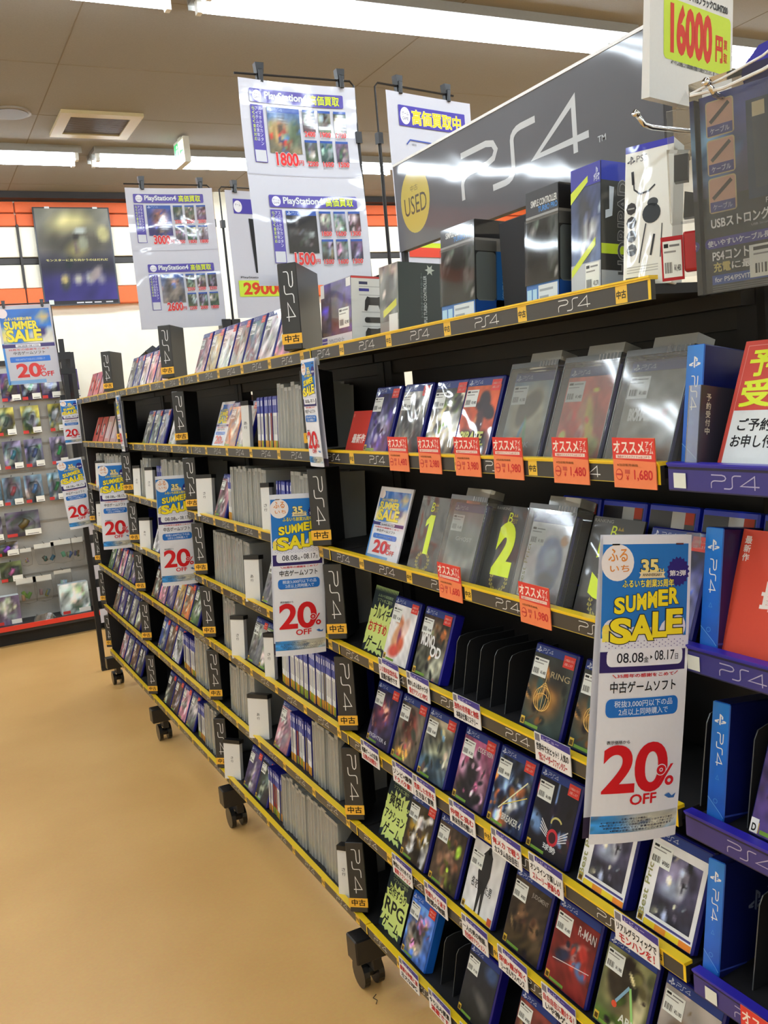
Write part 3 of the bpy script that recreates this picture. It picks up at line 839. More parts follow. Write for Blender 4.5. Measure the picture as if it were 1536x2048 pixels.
game_case('white case with orange and violet organic shapes on fourth shelf', 3, 2.060, cov((238, 236, 238), (236, 232, 230), [(.5, .55, .10, .28, 20, (206, 120, 80), .3), (.62, .6, .1, .2, -30, (230, 200, 190), .3), (.36, .45, .14, .22, -20, (214, 160, 120), .3), (.5, .38, .06, .2, 10, (120, 60, 100), .4), (.4, .2, .22, .1, 10, (206, 80, 66), .4), (.6, .34, .12, .12, 30, (196, 90, 60), .4), (.3, .74, .10, .07, 0, (206, 130, 80), .4)], 4, 11), film=False, price='¥1,280')
def ex_dead(p):
    p.text('MONO', -.05, .01, .078, .105, (236, 236, 236), 4, .1, slant=-.1)
    p.text('OD', .0, .046, .058, .082, (236, 236, 236), 4, .08)
game_case('black and grey collage case with slanted white lettering beside empty slots, fourth shelf', 3, 1.900, cov((70, 52, 44), (110, 112, 96), [(.55, .8, .2, .16, 0, (120, 96, 72), .3), (.2, .55, .2, .18, 0, (40, 38, 38), .3), (.3, .3, .34, .3, 20, (84, 86, 72), .3), (.75, .3, .24, .3, 0, (140, 140, 124), .3), (.8, .7, .14, .1, 0, (206, 120, 60), .4)], 26, 12), film=False, shell=(30, 28, 150), depth=.03, extra=ex_dead, price='¥1,480')
def ring(cx, cy):
    def fn(p):
        for k, (r, ry, dy) in enumerate(((.026, .024, 0), (.019, .026, .002), (.023, .017, -.006), (.012, .028, .004))):
            pts = [(cx + r * math.cos(2 * math.pi * i / 20), cy + dy + ry * math.sin(2 * math.pi * i / 20)) for i in range(21)]
            p.stroke(pts, .0012, (240, 196, 110), 4)
        p.stroke([(cx, cy + .05), (cx + .001, cy - .024)], .0012, (240, 206, 130), 5)
        p.text('RING', .0, .058, .112, .124, (176, 160, 120), 3, 0)
    return fn
ringart = cov((50, 56, 54), (44, 62, 58), [(.42, .47, .30, .24, 0, (150, 100, 50), .6), (.42, .44, .2, .1, 0, (206, 150, 70), .6), (.5, .15, .08, .05, 0, (24, 34, 32), .3), (.4, .8, .5, .15, 0, (46, 46, 42), .5)], 10, 13)
game_case('dark green case with glowing gold rings, beside the empty slots on fourth shelf', 3, 1.447, ringart, film=False, extra=ring(-.010, .066), price='¥5,480')
game_case('dark green case with glowing gold rings, half behind the nearest hanging banner', 3, 1.292, ringart, film=False, extra=ring(-.010, .066), price='¥5,480', depth=.03)

# fifth shelf
def ex_sf(p): p.text('FIGHTER 6', -.05, .05, .018, .028, (200, 200, 210), 4, .03)
game_case('dark violet case with a fighter figure at far end of fifth shelf', 4, 2.212, cov((40, 36, 80), (60, 50, 90), [(.5, .55, .3, .28, -20, (110, 50, 60), .4), (.6, .65, .1, .16, 0, (196, 150, 140), .4), (.4, .35, .2, .2, 30, (70, 40, 70), .3)], 18, 14), film=False, sale=True, extra=ex_sf, price='¥3,480')
game_case('brown grey case with red figure and orange corner, second along fifth shelf', 4, 2.064, cov((90, 84, 80), (96, 86, 70), [(.5, .6, .26, .26, 0, (110, 56, 50), .4), (.4, .25, .24, .16, 0, (140, 100, 84), .4), (.3, .12, .2, .12, 20, (216, 160, 70), .4)], 22, 15), film=False, price='¥1,680')
game_case('misty green case with dark crowd and blue foot, third along the fifth shelf', 4, 1.922, cov((150, 140, 120), (64, 84, 100), [(.5, .78, .5, .1, 0, (96, 92, 76), .4), (.6, .5, .4, .14, 0, (160, 166, 140), .5), (.5, .32, .5, .1, 10, (70, 82, 80), .4), (.3, .2, .3, .14, 0, (70, 96, 120), .4)], 20, 16), film=False, depth=.03, price='¥2,480')
def ex_cv(p): p.text('CODE VEIN', -.002, .058, .128, .139, (214, 206, 206), 3, .02)
game_case('pink sky case with dark towers on fifth shelf', 4, 1.752, cov((176, 90, 130), (60, 50, 60), [(.3, .6, .3, .2, 0, (206, 160, 190), .5), (.5, .42, .2, .22, 0, (44, 38, 46), .3), (.4, .2, .4, .16, 0, (40, 36, 42), .4), (.8, .4, .1, .3, 0, (150, 110, 130), .4)], 16, 17), film=False, sale=True, extra=ex_cv, price='¥1,280')
def ex_gb(p):
    p.text('BREAKER 4', -.012, .056, .022, .036, (206, 206, 200), 4, .05, slant=.1)
    p.stroke([(-.03, .04), (.05, .12)], .003, (230, 230, 190), 3); p.stroke([(-.02, .05), (.058, .09)], .002, (220, 200, 90), 3)
game_case('blue black case with white and gold mechanical shards on fifth shelf', 4, 1.605, cov((50, 64, 96), (40, 56, 96), [(.4, .6, .2, .2, 30, (130, 160, 200), .4), (.6, .4, .14, .26, -30, (206, 210, 214), .4), (.7, .65, .1, .2, 20, (44, 54, 80), .3), (.25, .3, .2, .16, 0, (70, 100, 150), .4), (.3, .1, .26, .1, 0, (206, 120, 70), .4)], 34, 18), film=False, extra=ex_gb, price='¥4,980')
def ex_air(p):
    p.ell(.012, .046, .017, .017, (196, 44, 56), 3).ell(.012, .046, .011, .011, (60, 24, 34), 4)
    for s in (-1, 1):
        for k in range(4): p.stroke([(.012 + s * .018, .042 + .004 * k), (.012 + s * .042, .052 + .0065 * k)], .0022, (214, 214, 220), 3)
    p.stroke([(.016 + .016 * math.cos(a), .074 + .012 * math.sin(a)) for a in np.linspace(.5, 3.4, 9)], .004, (190, 180, 110), 3)
    p.text('球勢', -.010, .030, .018, .030, (206, 206, 206), 4, .05)
game_case('black case with red round winged badge on fifth shelf', 4, 1.458, cov((22, 24, 40), (26, 22, 30), [(.12, .38, .16, .10, -20, (120, 160, 216), .5), (.85, .28, .14, .09, 0, (140, 44, 70), .4), (.5, .75, .02, .3, 0, (130, 160, 220), .4)], 8, 19), film=False, extra=ex_air, price='¥6,980')
def ex_best(p):
    p.text('Best Price', -.108, -.004, .062, .074, (150, 150, 96), 4, .03, rot=math.pi / 2)
    p.art(-.038, .054, .026, .136, 24, 30, paint((104, 100, 136), (44, 44, 58), [(.3, .8, .3, .2, 20, (146, 140, 172), .5), (.75, .75, .18, .2, -20, (54, 52, 70), .3), (.45, .5, .24, .14, 20, (168, 180, 206), .5), (.6, .6, .1, .2, 0, (206, 210, 224), .5), (.5, .2, .4, .12, 0, (50, 48, 62), .4), (.12, .08, .07, .05, 0, (206, 200, 176), .2)], 12, 20), 2)
    p.rect(-.046, .063, .0035, .014, (244, 214, 50), 3); p.rect(-.02, .006, .0035, .014, (236, 150, 50), 4); p.rect(.036, .063, .0035, .014, (236, 140, 50), 4)
    p.rect(-.044, .06, .0165, .0205, (70, 66, 130), 3)
bestart = cov((232, 232, 234), (230, 230, 232), [], 2, 20)
game_case('white bordered case with grey violet monster scene, under the nearest hanging banner', 4, 1.290, bestart, film=False, extra=ex_best, sale=False, cero=True, price='¥980', depth=.03)
game_case('white bordered case with grey violet monster scene, against the fifth shelf blue index box', 4, 1.128, bestart, film=False, extra=ex_best, sale=False, price='¥980', depth=.016)

# sixth shelf
card('recommendation_card', 'lime burst card with two exclamation marks at far end of sixth shelf', 'card', 5, 2.210, .132, .18, lime_card([('爽快！！', -.046, .060, .092, .126, INK), ('アクション', -.056, .056, .052, .080, INK), ('ゲーム', -.046, .048, .012, .044, INK)]), PAPER)
game_case('white and gold case with gear like wheels on sixth shelf', 5, 2.062, cov((60, 52, 40), (56, 46, 36), [(.62, .74, .14, .12, 0, (206, 206, 206), .1), (.3, .3, .16, .14, 0, (200, 200, 200), .1), (.42, .55, .12, .2, 30, (230, 226, 216), .2), (.24, .62, .12, .12, 0, (150, 120, 40), .4), (.7, .45, .16, .14, 0, (130, 100, 30), .4), (.85, .3, .1, .3, 0, (214, 214, 214), .2)], 26, 21), film=False, price='¥980')
game_case('dim brown case with many small faces on sixth shelf', 5, 1.910, cov((66, 54, 46), (74, 60, 50), [(.5, .5, .12, .1, 0, (150, 110, 84), .4), (.25, .4, .08, .1, 0, (130, 96, 76), .4), (.75, .42, .08, .09, 0, (136, 100, 80), .4), (.4, .7, .07, .07, 0, (110, 84, 70), .4), (.7, .72, .08, .07, 0, (116, 84, 66), .4), (.5, .22, .2, .08, 0, (120, 110, 60), .4), (.85, .12, .07, .05, 0, (150, 180, 60), .3)], 18, 22), film=False, sale=False, price='¥2,480')
def ex_na(p):
    p.text('名を消した男', -.042, .040, .062, .084, (30, 30, 32), 4, .01)
    B = (38, 40, 44)
    p.poly([(-.004, .160), (-.022, .140), (-.026, .10), (-.012, .06), (-.010, .012), (-.004, .012), (.002, .058), (.008, .012), (.014, .012), (.014, .07), (.022, .104), (.018, .146), (.006, .160), (.004, .17), (-.002, .17)][:13], B, 3)
    p.ell(.002, .157, .007, .009, B, 3)
    p.rect(-.046, .06, .0035, .012, (240, 206, 50), 3).rect(.046, .062, .006, .022, (206, 90, 60), 4)
game_case('white case with slim dark standing suit silhouette on sixth shelf', 5, 1.752, cov((214, 216, 220), (206, 206, 206), [(.5, .5, .5, .5, 0, (226, 226, 228), .6)], 3, 23), strip=None, film=False, sale=False, extra=ex_na, price='¥1,480')
def ex_ju(p): p.text('JUDGMENT', .002, .058, .126, .138, (160, 156, 150), 4, .02)
game_case('dark brown case with two clenched fists on sixth shelf', 5, 1.578, cov((60, 50, 42), (56, 44, 34), [(.32, .55, .14, .15, 10, (150, 112, 80), .35), (.3, .42, .16, .06, 0, (120, 88, 62), .3), (.72, .42, .12, .14, -14, (140, 104, 74), .35), (.5, .2, .5, .1, 0, (70, 56, 36), .4)], 12, 24), film=False, sale=False, extra=ex_ju, price='¥980')
def ex_sp(p):
    p.text('R-MAN', .006, .058, .122, .140, (216, 206, 206), 4, .02)
    p.stroke([(-.05, .05), (.058, .066)], .0016, (210, 196, 196), 4)
game_case('deep red case with pale swinging streaks and blue curve on sixth shelf', 5, 1.424, cov((120, 36, 34), (130, 40, 36), [(.3, .42, .2, .10, 20, (44, 50, 80), .3), (.75, .36, .16, .09, -20, (70, 90, 130), .3), (.5, .6, .26, .04, 20, (196, 150, 140), .4), (.55, .5, .06, .12, 0, (150, 110, 110), .4)], 10, 25), film=False, sale=False, extra=ex_sp, price='¥3,480')
def ex_ark2(p):
    p.text('ARK', .0, .044, .032, .046, (214, 216, 206), 4, .05)
    p.stroke([(.012, .098), (.044, .014)], .006, (150, 206, 120), 3); p.stroke([(.010, .098), (-.016, .06)], .006, (130, 170, 196), 3); p.ell(-.018, .054, .007, .006, (214, 80, 50), 4)
game_case('olive case with dark dinosaur shape and bright triangle on sixth shelf', 5, 1.270, cov((120, 120, 84), (60, 78, 40), [(.5, .5, .5, .3, 0, (130, 120, 84), .4), (.7, .72, .26, .14, -20, (44, 38, 30), .2), (.3, .62, .2, .24, 20, (52, 44, 34), .25), (.85, .45, .1, .3, 0, (196, 190, 150), .4), (.5, .1, .5, .1, 0, (80, 110, 40), .4)], 12, 26), film=False, sale=False, extra=ex_ark2, price='¥1,980')
game_case('pale sand case with faded brown statue at near end of sixth shelf', 5, 1.118, cov((176, 170, 166), (150, 140, 130), [(.4, .4, .2, .3, 0, (120, 96, 76), .3), (.7, .3, .14, .24, 0, (130, 110, 90), .3)], 10, 27), film=False, sale=False, price='¥2,180')

# bottom shelf
card('recommendation_card', 'lime burst card with latin letters in its middle, far end of bottom shelf', 'card', 6, 2.272, .132, .18, lime_card([('名作ずらり', -.05, .05, .098, .124, INK), ('RPG', -.052, .056, .052, .088, INK), ('ゲーム', -.046, .048, .010, .042, INK)]), PAPER)
game_case('bright blue framed case with pink and grey crowd on bottom shelf', 6, 2.112, cov((70, 110, 190), (60, 90, 150), [(.4, .4, .4, .34, 0, (110, 106, 106), .2), (.6, .7, .24, .12, 20, (196, 130, 180), .4), (.5, .5, .12, .2, 0, (70, 60, 66), .3), (.3, .25, .2, .14, 0, (150, 130, 110), .4)], 26, 28), strip=(30, 90, 190), shell=(24, 96, 196), film=False, depth=.03, price='¥1,480')
game_case('nearly black case with faint grey smudge, beside empty slot on bottom shelf', 6, 1.814, cov((40, 46, 60), (36, 36, 34), [(.6, .4, .22, .1, -20, (84, 84, 84), .5), (.8, .9, .2, .12, 0, (60, 84, 130), .4)], 5, 29), film=False, sale=False, shell=(28, 24, 130), depth=.03, price='¥1,980')
game_case('brown red case with three faces at bottom shelf middle', 6, 1.598, cov((130, 60, 56), (84, 60, 50), [(.25, .6, .1, .12, 0, (206, 160, 130), .4), (.5, .6, .11, .12, 0, (206, 160, 130), .4), (.8, .66, .12, .14, 0, (190, 160, 90), .4), (.5, .3, .4, .16, 0, (70, 50, 50), .4)], 14, 30), film=False, sale=False, price='¥980')
game_case('beige case with dim figure at near end of bottom shelf', 6, 1.430, cov((150, 140, 130), (110, 96, 84), [(.5, .5, .2, .3, 0, (96, 76, 60), .4)], 14, 31), film=False, sale=False, price='¥780')

# low divider fins on the shelves' empty slots
def fin(lv, y, where, h=.125, dx=.03):
    t = MB()
    pts = [(0, 0), (.15, 0), (.15, h * .98), (.05, h), (.03, h * .97), (.022, h * .88)]
    a = [(-.001, q[0], q[1]) for q in pts]; b = [(.001, q[0], q[1]) for q in pts]
    t.poly(a, (38, 38, 40)); t.poly(b[::-1], (38, 38, 40))
    for i in range(len(pts)):
        j = (i + 1) % len(pts); t.poly([a[j], a[i], b[i], b[j]], (86, 88, 90))
    o = t.build('divider_fin', PLASTIC); o.location = (1.0 + dx, y, LV[lv] - .0118); o.rotation_euler = (0, 0, RZ)
    tag(o, 'thin black divider fin, %s from the far end, %s' % (nth(where), where), 'divider', 'divider fins, ' + where)
for y in (1.80, 1.755, 1.70, 1.645, 1.59): fin(3, y, 'the near bay fourth shelf')
for y in (1.99, 1.93): fin(6, y, 'the near bay bottom shelf')

# ---- black swivelled index boxes at the gaps between bays, and blue ones ------
def index_box(label, x, y, z, rz, w_, d_, h_, col, side, blue=False, lean=-8, group=None, lab=True, body_print=False):
    t = thing('index_box', label, 'shelf divider', (x, y, z), (math.radians(lean), 0, rz), group)
    b = MB().box(0, w_, 0, d_, 0, h_, side, front=col).build('box', PLASTIC, t)
    bevel(b, .002, 1)
    p = Print()
    if blue:
        p.art(.0008, w_ - .0008, .001, h_ - .001, 2, 10, paint((40, 130, 220), (24, 84, 190), (), 3, 4), 1)
        emblem(p, w_ / 2, h_ * .86, w_ * .52, WHITE, 2)
        logo4(p, w_ * .36, h_ * .745, w_ * .36, WHITE, 2, .12, True)
        p.stroke([(.001, h_ * .20), (w_ * .8, h_ * .09), (w_ - .001, h_ * .06)], .0012, (110, 170, 230), 3)
        p.text('△', w_ * .4, w_ * .62, h_ * .36, h_ * .4, (80, 150, 220), 2); p.text('○', w_ * .35, w_ * .6, h_ * .16, h_ * .2, (80, 150, 220), 2)
        p.poly([(.0015, .001), (w_ - .0015, .001), (w_ - .0015, h_ * .055), (.0015, h_ * .19)], (40, 110, 206), 2)
        p.build('spine', PLASTIC, t)
        q = Print()
        if body_print:
            emblem(q, .085, h_ * .60, .032, (150, 160, 190), 1); logo4(q, .112, h_ * .585, .018, (130, 140, 176), 1, .09)
            q.stroke([(.001, h_ * .075), (.07, h_ * .06)], .003, (60, 80, 180), 1)
            q.build('side_print', PLASTIC, t, mp=lambda u, v, l: (w_ + .0003 + l, u, v))
    else:
        logo4(p, w_ * .30, h_ * .90, w_ * .46, (232, 234, 234), 1, .085, True, 2.0)
        p.build('spine', FILM if z > 1.9 else PLASTIC, t)
        if lab:
            s = Print().rect(-.002, w_ + .001, .016, .044, (242, 184, 62), 1)
            s.text('中古', w_ * .12, w_ * .88, .021, .040, (30, 24, 16), 2, .05)
            s.build('used_sticker', PAPER, t)
    return t
RZ2 = math.radians(-40)
GAPN = ['between the near and second bays', 'between the second and third bays', 'between the third and farthest bays', 'at the end of the farthest bay']
XO = [(.945, 2.43), (.962, 2.385), (.955, 2.385), (.97, 2.375), (.97, 2.36), (.97, 2.375), (.97, 2.415)]
for i in range(7):
    z = LV[i] - (.008 if i else .0)
    if i == 0: z = LV[0] + .004
    if i in (1,): z = LV[1] - .006
    index_box('black index box with rotated white lettering, %s shelf, %s' % (LN[i], GAPN[0]), XO[i][0], XO[i][1], LV[i] + .004, RZ2, .055, .14 if i else .2, .215 if i else .235, (50, 50, 50), (34, 34, 35), lean=-3)
XO2 = [(.955, 3.86), (.965, 3.80), (.965, 3.75), (.97, 3.75), (.97, 3.735), (.97, 3.745), (.97, 3.765)]
for i in range(7):
    index_box('black index box with rotated white lettering, %s shelf, %s' % (LN[i], GAPN[1]), XO2[i][0], XO2[i][1], LV[i] + .004, RZ2, .055, .13, .215, (52, 52, 52), (34, 34, 35), lean=-3)
for i in range(7):
    index_box('black index box with rotated white lettering, %s shelf, %s' % (LN[i], GAPN[2]), .968, (5.22 if i == 0 else 5.02 if i < 6 else 5.04), LV[i] + .004, RZ2, .055, .13, .215, (52, 52, 52), (34, 34, 35), lean=-3)
for i in (3, 4, 5, 6):
    index_box('black index box with rotated white lettering, %s shelf, %s' % (LN[i], GAPN[3]), .975, 6.30, LV[i] + .004, RZ2, .055, .13, .215, (52, 52, 52), (34, 34, 35), lean=-3)
for lv, x, y, s in ((1, 1.012, 1.034, 'with a dark inner card tucked beside it, second shelf'), (2, 1.004, 1.006, 'behind the red new arrivals card, third shelf'), (3, 1.004, 1.008, 'next to the black fin, fourth shelf'), (4, 1.004, 1.032, 'beside the white bordered case, fifth shelf')):
    index_box('tall blue index box ' + s, x, y, LV[lv] - .0118, math.radians(-84), .031, .19, .185 if lv > 1 else .182, (30, 100, 206), (18, 26, 92), True, -9, body_print=lv > 1)
# dark card tucked on the second-shelf blue box, with column of kanji
t = thing('index_card', 'dark translucent card with column of kanji against the second shelf blue box', 'card', (.994, 1.016, LV[1] - .0118), (math.radians(-9), 0, math.radians(-84)))
MB().box(.012, .0325, -.006, -.004, .002, .122, (60, 110, 190)).build('flap', CLEAR, t)
MB().box(.0325, .034, -.006, .09, .002, .122, (52, 48, 60)).build('card', PLASTIC, t)
q = Print()
for k, ch in enumerate('予約受付中'): q.text(ch, .006, .016, .100 - .012 * k, .110 - .012 * k, (206, 200, 180), 1, .03)
q.build('lettering', PAPER, t, mp=lambda u, v, l: (.0342 + l, u, v))

# ---- blue railed bay: cards and cases at the right edge ----------------------
p = Print().rect(-.10, .10, 0, .19, (206, 78, 66), 0)
p.rect(-.093, .093, .006, .183, (226, 150, 140), 1).rect(-.092, .092, .007, .182, (206, 78, 66), 2)
p.rect(-.092, .092, .007, .086, (226, 230, 230), 3)
p.text('予約', -.082, .0, .137, .176, (226, 240, 60), 3, .07); p.text('受付中', -.085, .08, .092, .131, (226, 240, 60), 3, .07)
p.text('ご予約はレジにて', -.078, .082, .056, .074, (24, 24, 28), 4, .04); p.text('お申し付けください', -.084, .082, .032, .050, (24, 24, 28), 4, .04)
card('promo_card', 'red and white preorder card with lime kanji at the right edge', 'card', 1, .872, .20, .19, p, PAPER, lean=math.radians(-22), dx=.02)
p = Print().rect(-.085, .085, 0, .185, (226, 84, 64), 0)
p.text('最新作', -.030, .10, .072, .114, (250, 240, 236), 1, .07)
for k, ch in enumerate('最新作'): p.text(ch, -.078, -.066, .164 - .013 * k, .175 - .013 * k, (250, 236, 232), 1, .05)
card('promo_card', 'plain red card with white kanji in front of the third shelf blue box', 'card', 2, .895, .17, .185, p, PAPER, lean=math.radians(-19), dx=.02)
game_case('violet nebula case with white rating mark at the right edge, fourth shelf', 3, .868, cov((96, 76, 140), (84, 66, 130), [(.3, .6, .2, .2, 20, (140, 110, 176), .4), (.6, .3, .2, .14, 0, (60, 50, 96), .4)], 12, 33), strip=(40, 40, 90), film=False, sale=False, sticker=False, extra=lambda p: p.rect(-.064, -.050, .005, .026, WHITE, 5).text('D', -.0605, -.0535, .008, .018, BLACK, 6, .08))
for lv, ys in ((3, (1.045, .952)), (4, (.955, .9))):
    for y in ys: fin(lv, y, 'the blue railed bay, %s shelf' % LN[lv], h=.15)
# dark blue rear row standing on a raised step
rear = None
for k in range(5):
    y = 1.415 - .122 * k
    lab = 'blue edged dark case standing on the rear step of third shelf, %s from far end' % ORD[k]
    pos, rt = (1.115, y, 1.3955), (math.radians(-14), 0, RZ)
    if rear is None:
        rear = thing('game_case', lab, 'game case', pos, rt, 'blue edged cases on the rear step')
        o = MB().box(-.057, .057, -.03, 0, 0, .171, (34, 60, 220)).build('shell', PLASTIC, rear); bevel(o, .003, 1)
        Print().rect(-.052, .052, .004, .160, (22, 22, 32), 1).build('cover', PLASTIC, rear, y=-.0302)
        q = Print().rect(.0, .03, .132, .160, (206, 206, 206), 2).rect(.03, .05, .140, .160, (206, 80, 60), 2); q.build('stickers', PAPER, rear, y=-.0302)
    else:
        dup(rear, pos, rt, lab)
o = MB().box(-.32, .2, .085, .19, -.017, 0, (52, 50, 48)).build('rear_step', MATTE)
o.location = (1.0, 1.25, 1.3945); o.rotation_euler = (0, 0, RZ); tag(o, 'dark metal step under the rear blue cases on the third shelf', 'shelf')

# ---- price cards and review strips clipped on the rails ----------------------
def price_card(label, lv, y, price, w_=.094):
    t = thing('price_card', label, 'price card', (.9815, y, LV[lv]), (0, 0, RZ))
    h0, h1 = -.042, .036
    MB().box(-w_ / 2, w_ / 2, .0, .0008, h0, h1, (240, 130, 84)).build('card', PAPER, t)
    p = Print().rect(-w_ / 2, w_ / 2, h0, h1, (242, 134, 86), 1)
    p.poly([(-w_ / 2, h1 + .001), (w_ / 2, h1 - .001), (w_ / 2, .0), (-w_ / 2, .003)], (222, 66, 56), 2)
    p.text('オススメ', -w_ * .46, w_ * .26, .013, .031, (250, 230, 216), 3, .05, slant=-.05)
    p.text('アイ', w_ * .29, w_ * .46, .022, .031, (250, 230, 216), 3, .03); p.text('テム', w_ * .29, w_ * .46, .012, .0205, (250, 230, 216), 3, .03)
    p.rect(-w_ * .42, w_ * .42, .0045, .010, (246, 226, 214), 3); p.text('当店オススメアイテムはコチラ', -w_ * .38, w_ * .38, .0052, .0092, (206, 80, 66), 4, .02)
    p.text('¥当店販売価格', -w_ * .4, w_ * .1, -.008, -.004, (150, 90, 50), 3, .02)
    p.ell(-w_ * .36, -.021, .008, .009, (206, 70, 60), 3).ell(-w_ * .36, -.021, .0065, .0075, (242, 134, 86), 4); p.rect(-w_ * .43, -w_ * .29, -.0225, -.0195, (206, 70, 60), 5)
    p.rect(-w_ * .22, -w_ * .1, -.0195, -.013, (206, 90, 70), 3); p.text('¥', -w_ * .19, -w_ * .13, -.030, -.022, (206, 50, 50), 3, .02)
    p.text(price, w_ * .0, w_ * .42, -.030, -.013, (206, 44, 50), 3, .03)
    p.build('print', PAPER, t, y=-.0006)
    return t
for (y, pr, s) in ((1.875, '1,480', 'below the violet wrapped case'), (1.732, '2,980', 'left of the hat profile case'), (1.580, '3,980', 'under the orange hat profile case'), (1.438, '1,980', 'under the dinosaur locking box'), (1.254, '1,480', 'under the orange and yellow locking box'), (1.099, '1,680', 'at the near end of the second shelf')):
    price_card('orange and red price card on second shelf, ' + s, 1, y, pr)
for (y, pr, s) in ((1.690, '1,680', 'under the faded green grey locking box'), (1.386, '1,980', 'under the white framed locking box')):
    price_card('orange and red price card on third shelf, ' + s, 2, y, pr)
t = price_card('orange and red price card on blue rail at the lower right corner', 4, .862, '2,480'); t.location = (.962, .868, LV[4] - .02)

def review(label, lv, y, l1, l2, c1=(30, 30, 34), c2=(190, 40, 44), w_=.108, head='レビュー'):
    t = thing('review_strip', label, 'card', (.9800, y, LV[lv]), (0, 0, RZ))
    h0, h1 = -.040, .016
    MB().box(-w_ / 2, w_ / 2, .0, .0008, h0, h1, (230, 228, 228)).build('card', PAPER, t)
    p = Print().rect(-w_ / 2, w_ / 2, h0, h1, (232, 230, 230), 1)
    p.poly([(-w_ * .30, h1), (w_ / 2, h1), (w_ / 2, h1 - .014), (-w_ * .30, h1 - .010)], (66, 58, 140), 2)
    p.rect(-w_ * .48, -w_ * .34, .0, .014, (120, 118, 130), 2); p.text(head, -w_ * .25, w_ * .2, h1 - .009, h1 - .003, (200, 196, 230), 3, .02)
    p.text(l1, -w_ * .45, w_ * .45, -.0175, -.003, c1, 3, .05); p.text(l2, -w_ * .40, w_ * .40, -.036, -.021, c2, 3, .05)
    p.build('print', PAPER, t, y=-.0006)
for lv, y, a, b_, s in (
    (3, 2.025, '１０周年記念作品。', '話題の新作です', 'under the white organic case'), (3, 1.875, '懐かしの人気キャラが', '集合アクションRPG！', 'under the black collage case'),
    (3, 1.66, '独特の世界観と物語', '本格お仕事ミステリー', 'under the empty slots'), (3, 1.36, '世界中で大ヒット！人気の', '"死にゲー"ダークファンタジー', 'under the gold ring case'),
    (4, 2.187, '格闘ゲームの定番', '白熱の対戦を！', 'under the violet fighter case'), (4, 2.0, 'ゾンビ×爆弾', 'ドタバタ劇！', 'under the red figure case'), (4, 1.89, '荒廃した世界を', '生き抜く冒険', 'under the misty green case'),
    (4, 1.718, '仲間と挑む', '終末世界の戦い！', 'under the pink sky case'), (4, 1.545, '俺メカ で戦う', 'カスタム自由自在！', 'under the blue mechanical case'), (4, 1.41, 'オンラインで楽しい！', 'ストーリー評価も◎', 'under the winged badge case'),
    (4, 1.156, 'リアルグラフィックで', 'モンハンを！', 'under the white bordered cases'),
    (5, 2.053, '爽快にかけめぐる', '歯車アクション', 'under the gear wheel case'), (5, 1.88, '何度もくり返す', '時間の物語', 'under the many faces case'), (5, 1.704, '一人の男の物語、', '完全新作アクション。', 'under the white suit case'),
    (5, 1.556, '探偵×龍が如く', 'リーガルサスペンス', 'under the two fists case'), (5, 1.398, '自由自在に動ける！', 'いや神ゲー。', 'under the deep red case'),
    (6, 2.071, '豪華な仲間と旅', '壮大なRPG', 'under the bright blue case'), (6, 1.91, 'やり込み要素', '満載です', 'under the empty bottom slot'), (6, 1.757, '銀河の運命を', '左右する旅', 'under the nearly black case')):
    review('white review strip with violet head on rail, ' + s, lv, y, a, b_, c1=(190, 40, 44) if len(a) % 2 else (30, 30, 34), c2=(30, 30, 34) if len(a) % 2 else (190, 40, 44))
p = Print().rect(-.012, .012, -.011, .011, (226, 230, 222), 1)
for lv, y, s in ((1, 1.008, 'second'), (2, .998, 'third'), (4, .995, 'fifth')):
    o = p.build('label_sticker', PAPER); o.location = (.984, y, LV[lv] - .026); o.rotation_euler = (0, 0, RZ)
    tag(o, 'small white sticker at the far end of the %s blue rail' % s, 'sticker')

# ---- top shelf: boxed controllers -------------------------------------------
def win_box(label, y, w_, h_, d_, front_fn, side_fn, base=(30, 30, 34), lv=0, dx=.018, rz=RZ, us=1.0, lean=-4):
    t = thing('controller_box', label, 'box', (1.0 + dx, y, LV[lv] - .0118 + d_ * .072), (math.radians(lean), 0, rz))
    o = MB().box(-w_ / 2, w_ / 2, 0, d_, 0, h_, base).build('carton', BOARD, t); bevel(o, .0015, 1)
    p = Print(); front_fn(p); p.build('front_print', SIGNFILM, t, mp=lambda u, v, l: (u * us, -.0003 - l, v))
    p = Print(); side_fn(p); p.build('side_print', SIGNFILM, t, mp=lambda u, v, l: (w_ / 2 + .0003 + l, u, v))
    return t
def f1(p):
    p.rect(-.10, .10, 0, .165, (206, 206, 216), 0).art(-.10, .10, .028, .164, 14, 10, paint((70, 60, 160), (70, 60, 90), [(.1, .4, .3, .5, 0, (90, 70, 80), .4), (.45, .35, .26, .34, -20, (60, 36, 44), .3), (.75, .7, .3, .4, 0, (84, 70, 150), .4)], 16, 40), 1)
    p.rect(-.1, -.075, .13, .164, (230, 230, 232), 2).rect(.07, .098, .142, .163, (230, 230, 232), 2)
    price_sticker(p, .02, .042, .066, .05, 3, '¥2,980')
    p.rect(-.098, -.062, .004, .014, (70, 66, 150), 2).rect(-.098, -.062, .016, .024, (70, 66, 150), 2).text('ワイヤレスコントローラー', -.05, .05, .008, .02, (110, 110, 130), 2, .02)
def s1(p):
    p.rect(0, .12, 0, .165, (226, 226, 222), 0).rect(0, .12, .160, .165, (206, 60, 60), 1)
    p.rect(.022, .046, .145, .152, (40, 44, 90), 1).rect(.022, .05, .128, .135, (70, 66, 150), 1)
    for y0, n in ((.139, 2), (.118, 2)):
        p.rect(.022, .09, y0, y0 + .0016, (170, 170, 170), 1)
    gamepad(p, .062, .100, .052, (56, 54, 52), 2); p.rect(.028, .1, .076, .0775, (170, 170, 170), 1)
    p.rrect(.036, .088, .050, .064, .006, (56, 54, 52), 2); gamepad(p, .062, .022, .052, (56, 54, 52), 2); p.rect(.03, .09, .040, .0415, (170, 170, 170), 1)
